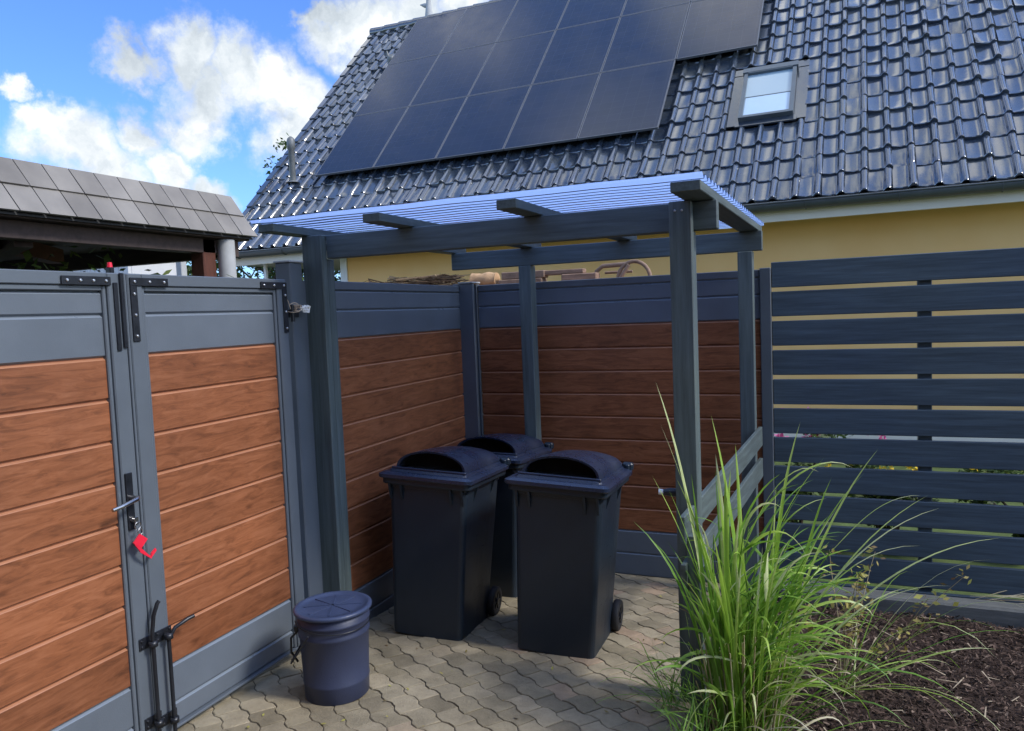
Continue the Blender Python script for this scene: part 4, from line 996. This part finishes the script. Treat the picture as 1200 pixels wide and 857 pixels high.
# ---------------------------------------------------------------- carport beyond the gate
cpt = thing('carport', 'dark timber carport with grey slated roof edge beyond the gate', 'carport', None, (0,0,0))
def carport():
    ex, ez = -4.26, 2.29; y0, y1 = .6, 4.96
    rows = 2; ch = .20; up = Vector((-.085, 0, .165)); Lr = up.length
    mb = MB(); rn = random.Random(6); w = .178
    k = 0; y = y1
    for r_ in range(rows):
        yy = y1-.02-.045*r_; i = 0
        while yy > y0:
            a = yy; b = yy-w+.007; base = Vector((ex, 0, ez))+up*r_; tp = base+up
            mb.cur = rn.random(); jit = rn.uniform(-.002,.002)
            o0 = Vector((.012+jit,0,.004)); th = Vector((-.012,0,-.006))
            yskew = -.030
            p = [Vector((base.x, a, base.z))+o0, Vector((base.x, b, base.z))+o0, Vector((tp.x, b+yskew, tp.z)), Vector((tp.x, a+yskew, tp.z))]
            q = [v+th for v in p]
            mb.raw(p+q, [(0,3,2,1),(4,5,6,7),(0,1,5,4),(1,2,6,5),(3,0,4,7),(2,3,7,6)])
            yy -= w
    mb.build('slate_edge', M['slate'], cpt)
    tp = Vector((ex, 0, ez))+up*2
    mb = MB(); mb.box(tp.x+.004, tp.x-.20, y0, y1-.13, tp.z-.03, tp.z-.006, .003)
    mb.prism([(ex-.02, y0, ez-.02), (ex-.02, y1-.04, ez-.02), (tp.x-.02, y1-.14, tp.z-.015), (tp.x-.02, y0, tp.z-.015)], (-.02, 0, 0))
    mb.box(-8.2, tp.x-.2005, y0, y1-.14, tp.z-.03, tp.z-.005, .003); mb.build('flat_roof', M['slate_edge'], cpt)
    mb = MB(); mb.box(-8.2, ex-.05, y0, y1-.05, ez-.03, ez-.015); mb.build('ceiling', M['carport_dark'], cpt)
    for bx in ((-8.2, ex-.10, y1-.20, y1-.12, ez-.16, ez-.031), (-4.52, -4.40, y0, y1-.21, ez-.14, ez-.0315), (-8.2, -8.1, y0, y1-.2, ez-.24, ez-.0312)):
        mb = MB(); mb.box(*bx, .004); mb.build('beam', M['carport_dark'], cpt)
    mb = MB(); mb.bar((-4.55, 3.2, ez-.10), (-7.6, 4.6, ez-.12), .10, .14); mb.build('beam', M['carport_dark'], cpt)
    mb = MB(); mb.bar((-4.56, 2.7, ez-.085), (-5.6, 4.2, ez-.11), .10, .11); mb.build('diagonal_beam', M['carport_beam'], cpt)
    mb = MB(); mb.box(-4.53, -4.40, 4.50, 4.63, -.2, ez-.0315, .006); mb.build('post', M['brown_post'], cpt)
    mb = MB(); mb.tube([(-4.36, 4.70, -.2), (-4.36, 4.70, ez-.035)], .066, 20); mb.build('downpipe', M['concrete'], cpt)
    mb = MB(); mb.box(-6.54, -6.46, 6.28, 6.36, -.2, ez+.1, .006); mb.build('rear_post', M['concrete'], cpt)
carport()
sh = thing('shed', 'white ribbed garden shed seen under the carport roof', 'shed', None, (0,0,0))
mb = MB()
for i in range(22): mb.box(-12.0+i*.1, -11.91+i*.1, 8.5, 8.55+(.02 if i % 2 else 0), -.3, 2.72)
mb.box(-12.0, -9.8, 8.56, 9.6, -.3, 2.72); mb.build('wall', M['shed_white'], sh)
mb = MB(); mb.box(-12.1, -9.7, 8.4, 9.7, 2.725, 2.80); mb.build('roof', M['slate_edge'], sh)
mb = MB(); mb.box(-6.24, -6.16, 3.66, 3.74, -.2, 2.13, .005)
tag(mb.build('white_pole', M['white']), 'short white pole standing in the dark under the carport', 'pole')

# ---------------------------------------------------------------- firewood rack behind the back fence
rk = thing('storage_rack', 'hidden timber rack holding scrap wood behind the back fence', 'rack')
for x in (-3.6, -2.4, -1.0):
    for y in (5.12, 5.52):
        mb = MB(); mb.box(x-.03, x+.03, y-.03, y+.03, -.22, 1.775); mb.build('leg', M['log_grey'], rk)
mb = MB(); mb.box(-3.75, -.9, 5.05, 5.58, 1.776, 1.80, .003); mb.build('shelf', M['log_grey'], rk)
def logpiece(label, x0, x1, y, z0, h, mat, seed, bend=0):
    rn = random.Random(seed); mb = MB(); n = 14; m = 8
    rings = []
    for i in range(m):
        f = i/(m-1); r_ = h/2*(1+rn.gauss(0,.06)); cx = x0+(x1-x0)*f
        rings.append([(cx, y+r_*1.1*math.cos(2*math.pi*k/n)*(1+rn.gauss(0,.04)), z0+h/2+bend*math.sin(f*3.14)+r_*math.sin(2*math.pi*k/n)*(1+rn.gauss(0,.03))) for k in range(n)])
    loft(mb, rings, sm=True); mb.poly(rings[0][::-1]); mb.poly(rings[-1])
    return tag(mb.build('log', mat), label, 'log', 'scrap wood on the rack')
logpiece('pale sawn log block beside the fence corner post', -2.50, -2.30, 5.25, 1.802, .105, M['log'], 1)
mb = MB(); mb.box(-2.27, -1.93, 5.2, 5.32, 1.802, 1.845, .005); mb.box(-2.25, -1.91, 5.21, 5.30, 1.8455, 1.90, .006)
tag(mb.build('timber_offcut', M['rust']), 'reddish timber offcuts stacked left of the middle shelter post', 'timber', 'scrap wood on the rack')
mb = MB(); mb.box(-1.78, -1.52, 5.2, 5.3, 1.802, 1.86, .006); mb.box(-2.0, -1.62, 5.22, 5.30, 1.8605, 1.895, .005)
tag(mb.build('timber_offcut', M['log_grey']), 'grey timber boards stacked right of the middle shelter post', 'timber', 'scrap wood on the rack')
# bent wooden frame (arched back of an old sledge or chair)
mb = MB()
arc = [(-1.27+.115*math.cos(a), 5.28, 1.80+.125*math.sin(a)) for a in [math.pi*k/12 for k in range(13)]]
mb.tube(arc, .014, 10); mb.tube([(-1.30, 5.28, 1.91), (-1.50, 5.30, 1.905), (-1.545, 5.30, 1.87), (-1.56, 5.3, 1.80)], .016, 8); mb.tube([(-1.30, 5.36, 1.86), (-1.50, 5.36, 1.86)], .010, 8)
mb.tube([(-1.30, 5.26, 1.90), (-1.37, 5.26, 1.80)], .014, 8)
tag(mb.build('bent_wood_frame', M['rust']), 'brown arched bentwood frame resting above the back fence', 'wooden frame')
def brush():
    rn = random.Random(77); mb = MB()
    for k in range(420):
        x = rn.uniform(-3.75,-2.62); y = 5.3+rn.gauss(0,.07); z = 1.80+rn.random()*.11*(1 if x > -3.2 else .8); a = rn.gauss(0,.5); L = rn.uniform(.04,.16)
        mb.cur = rn.random(); d = Vector((math.cos(a), rn.gauss(0,.4), rn.gauss(0,.14)))*L; w = Vector((0,0,.006)); c = Vector((x, y, z)); mb.poly([c-d-w, c+d-w*.3, c+d+w*.3, c-d+w]); mb.poly([c-d-Vector((0,.006,0)), c+d, c-d+Vector((0,.006,0))])
    o = mb.build('brushwood', M['chip2']); tag(o, 'heap of dry brown brushwood above the side fence', 'brushwood'); o['kind'] = 'stuff'
M['chip2'] = tone_mat('brushwood_twig', [(0, (.10,.065,.04)), (.6, (.24,.17,.11)), (1, (.42,.34,.22))], .85, .2, 30, .3)
brush()

# unseen house block added behind the viewer to shade yard and back fence
shade_house = thing('house', 'unseen brick house block added behind the viewer for shade', 'house', None, (0,0,0))
M['brick'] = simple('dark_brick', (.16,.09,.065), .9, 0, .2, .3, 5, .4, 30)
mb = MB(); mb.box(-7, 5.5, -7.5, -2.2, .2, 4.8); mb.build('wall', M['brick'], shade_house)
mb = MB(); mb.prism([(-7.3, -1.8, 4.7), (-7.3, -4.8, 7.4), (-7.3, -7.8, 4.7)], (13.1, 0, 0)); mb.build('roof', M['slate_edge'], shade_house)

# ---------------------------------------------------------------- world: sky with clouds
SUN_EL, SUN_AZ = R(42), R(0)      # azimuth measured from +x towards +y
sd = Vector((math.cos(SUN_EL)*math.cos(SUN_AZ), math.cos(SUN_EL)*math.sin(SUN_AZ), math.sin(SUN_EL)))
w = bpy.data.worlds.new('World'); sc.world = w; w.use_nodes = True; nt = w.node_tree; L = nt.links
bg = nt.nodes['Background']; sky = N(nt, 'ShaderNodeTexSky', sky_type='NISHITA'); sky.sun_disc = False; sky.sun_elevation = SUN_EL; sky.sun_rotation = math.atan2(sd.x, sd.y); sky.air_density = 1.0; sky.dust_density = .5; sky.ozone_density = 2.0
tc = N(nt, 'ShaderNodeTexCoord')
nrm = N(nt, 'ShaderNodeVectorMath', operation='NORMALIZE'); L.new(tc.outputs['Generated'], nrm.inputs[0])
# domain warp
nw = N(nt, 'ShaderNodeTexNoise'); nw.inputs['Scale'].default_value = 9; nw.inputs['Detail'].default_value = 9; nw.inputs['Roughness'].default_value = .62; L.new(nrm.outputs[0], nw.inputs['Vector'])
sb_ = N(nt, 'ShaderNodeVectorMath', operation='SUBTRACT'); L.new(nw.outputs['Color'], sb_.inputs[0]); sb_.inputs[1].default_value = (.5,.5,.5)
scl = N(nt, 'ShaderNodeVectorMath', operation='SCALE'); L.new(sb_.outputs[0], scl.inputs[0]); scl.inputs['Scale'].default_value = .15
wd = N(nt, 'ShaderNodeVectorMath', operation='ADD'); L.new(nrm.outputs[0], wd.inputs[0]); L.new(scl.outputs[0], wd.inputs[1])
BL = [((-.7854,.5601,.2633),.024),((-.7778,.5889,.2198),.036),((-.7691,.6101,.1905),.060),((-.7131,.6378,.2908),.034),((-.6696,.6756,.3085),.044),((-.6359,.7115,.299),.040),((-.6198,.7338,.2782),.052),((-.6644,.6984,.2662),.050),((-.5916,.7595,.2706),.052),((-.5718,.7805,.2526),.046),((-.7235,.6524,.2158),.040),((-.6773,.6959,.2284),.044),((-.6073,.7597,.2327),.052),((-.7572,.6309,.160),.060),((-.7064,.6817,.176),.042),((-.6774,.7162,.150),.036),((-.5563,.7532,.351),.026),((-.5347,.772,.3436),.044),((-.5038,.7958,.3359),.056),((-.4567,.8163,.3538),.056),((-.3994,.8386,.3704),.056),((-.56,.80,.15),.05),((-.95,.25,.12),.12),((-.3,.92,.28),.10),((.9,.3,.30),.30)]  # last blob: unseen cloud added on the right for highlights on the tile rolls
cur = None
for c, r_ in BL:
    ds_ = N(nt, 'ShaderNodeVectorMath', operation='DISTANCE'); L.new(wd.outputs[0], ds_.inputs[0]); ds_.inputs[1].default_value = Vector(c).normalized()
    mr = N(nt, 'ShaderNodeMapRange'); mr.interpolation_type = 'SMOOTHSTEP'; L.new(ds_.outputs['Value'], mr.inputs[0]); mr.inputs[1].default_value = r_*1.08; mr.inputs[2].default_value = r_*.42; mr.inputs[3].default_value = 0; mr.inputs[4].default_value = 1
    if cur is None: cur = mr.outputs[0]
    else:
        mxn = N(nt, 'ShaderNodeMath', operation='MAXIMUM'); L.new(cur, mxn.inputs[0]); L.new(mr.outputs[0], mxn.inputs[1]); cur = mxn.outputs[0]
# general broken cloud elsewhere (behind and above the viewer)
ng_ = N(nt, 'ShaderNodeTexNoise'); ng_.inputs['Scale'].default_value = 3.4; ng_.inputs['Detail'].default_value = 9; ng_.inputs['Roughness'].default_value = .58; L.new(wd.outputs[0], ng_.inputs['Vector'])
gm = N(nt, 'ShaderNodeMapRange'); gm.interpolation_type = 'SMOOTHSTEP'; L.new(ng_.outputs[0], gm.inputs[0]); gm.inputs[1].default_value = .50; gm.inputs[2].default_value = .60
dc = N(nt, 'ShaderNodeVectorMath', operation='DISTANCE'); L.new(nrm.outputs[0], dc.inputs[0]); dc.inputs[1].default_value = Vector((-.66,.70,.30)).normalized()
dm = N(nt, 'ShaderNodeMapRange'); L.new(dc.outputs['Value'], dm.inputs[0]); dm.inputs[1].default_value = .30; dm.inputs[2].default_value = .55
ml = N(nt, 'ShaderNodeMath', operation='MULTIPLY'); L.new(gm.outputs[0], ml.inputs[0]); L.new(dm.outputs[0], ml.inputs[1])
mx3 = N(nt, 'ShaderNodeMath', operation='MAXIMUM'); L.new(cur, mx3.inputs[0]); L.new(ml.outputs[0], mx3.inputs[1]); dens = mx3.outputs[0]
# cloud tone: bright tops, greyer middles
n4 = N(nt, 'ShaderNodeTexNoise'); n4.inputs['Scale'].default_value = 7; n4.inputs['Detail'].default_value = 7; n4.inputs['Roughness'].default_value = .55; L.new(wd.outputs[0], n4.inputs['Vector'])
ct = ramp(nt, n4.outputs[0], [(.36, (.40,.46,.52)), (.49, (.64,.70,.75)), (.62, (.98,.99,.99))])
CB = N(nt, 'ShaderNodeVectorMath', operation='SCALE'); L.new(ct, CB.inputs[0]); CB.inputs['Scale'].default_value = 5.7
st = N(nt, 'ShaderNodeVectorMath', operation='MULTIPLY'); L.new(sky.outputs[0], st.inputs[0]); st.inputs[1].default_value = (.92,1.02,1.26)
# the sky opposite the sun is the deepest blue
dk = N(nt, 'ShaderNodeMapRange'); dk.interpolation_type = 'SMOOTHSTEP'; L.new(dc.outputs['Value'], dk.inputs[0]); dk.inputs[1].default_value = .25; dk.inputs[2].default_value = .75
dkc = N(nt, 'ShaderNodeMixRGB'); L.new(dk.outputs[0], dkc.inputs[0]); dkc.inputs[1].default_value = (.42,.56,.74,1); dkc.inputs[2].default_value = (1,1,1,1)
st2 = N(nt, 'ShaderNodeVectorMath', operation='MULTIPLY'); L.new(st.outputs[0], st2.inputs[0]); L.new(dkc.outputs[0], st2.inputs[1])
dk2 = N(nt, 'ShaderNodeMapRange'); L.new(dk.outputs[0], dk2.inputs[0]); dk2.inputs[3].default_value = .78; dk2.inputs[4].default_value = 1.0
CB2 = N(nt, 'ShaderNodeVectorMath', operation='SCALE'); L.new(CB.outputs[0], CB2.inputs[0]); L.new(dk2.outputs[0], CB2.inputs['Scale'])
mixc = N(nt, 'ShaderNodeMixRGB'); L.new(dens, mixc.inputs[0]); L.new(st2.outputs[0], mixc.inputs[1]); L.new(CB2.outputs[0], mixc.inputs[2])
L.new(mixc.outputs[0], bg.inputs[0]); bg.inputs[1].default_value = .14

sun = bpy.data.lights.new('sun', 'SUN'); sun.energy = 1.6; sun.angle = R(12); sun.color = (1,.95,.87)
so = bpy.data.objects.new('sun', sun); COL.objects.link(so); so.rotation_euler = sd.to_track_quat('Z', 'Y').to_euler(); so.location = sd*30

# ---------------------------------------------------------------- camera
cam = bpy.data.cameras.new('camera'); co = bpy.data.objects.new('camera', cam); COL.objects.link(co)
cam.sensor_fit = 'HORIZONTAL'; cam.sensor_width = 36; cam.lens = 26.8366; cam.clip_start = .05; cam.clip_end = 3000
rm = Matrix(((0.9221171778, 0.0102739466, 0.3867742965), (0.3848429924, 0.0788553904, -0.9196073611), (-0.0399472351, 0.9968331222, 0.0687600536)))
co.matrix_world = Matrix.Translation((0, 0, 1.6)) @ rm.to_4x4()
sc.camera = co
sc.view_settings.view_transform = 'Standard'; sc.view_settings.look = 'None'; sc.view_settings.gamma = 1; sc.view_settings.exposure = 1.0
sc.render.engine = 'CYCLES'
sc.cycles.max_bounces = 7; sc.cycles.transparent_max_bounces = 12
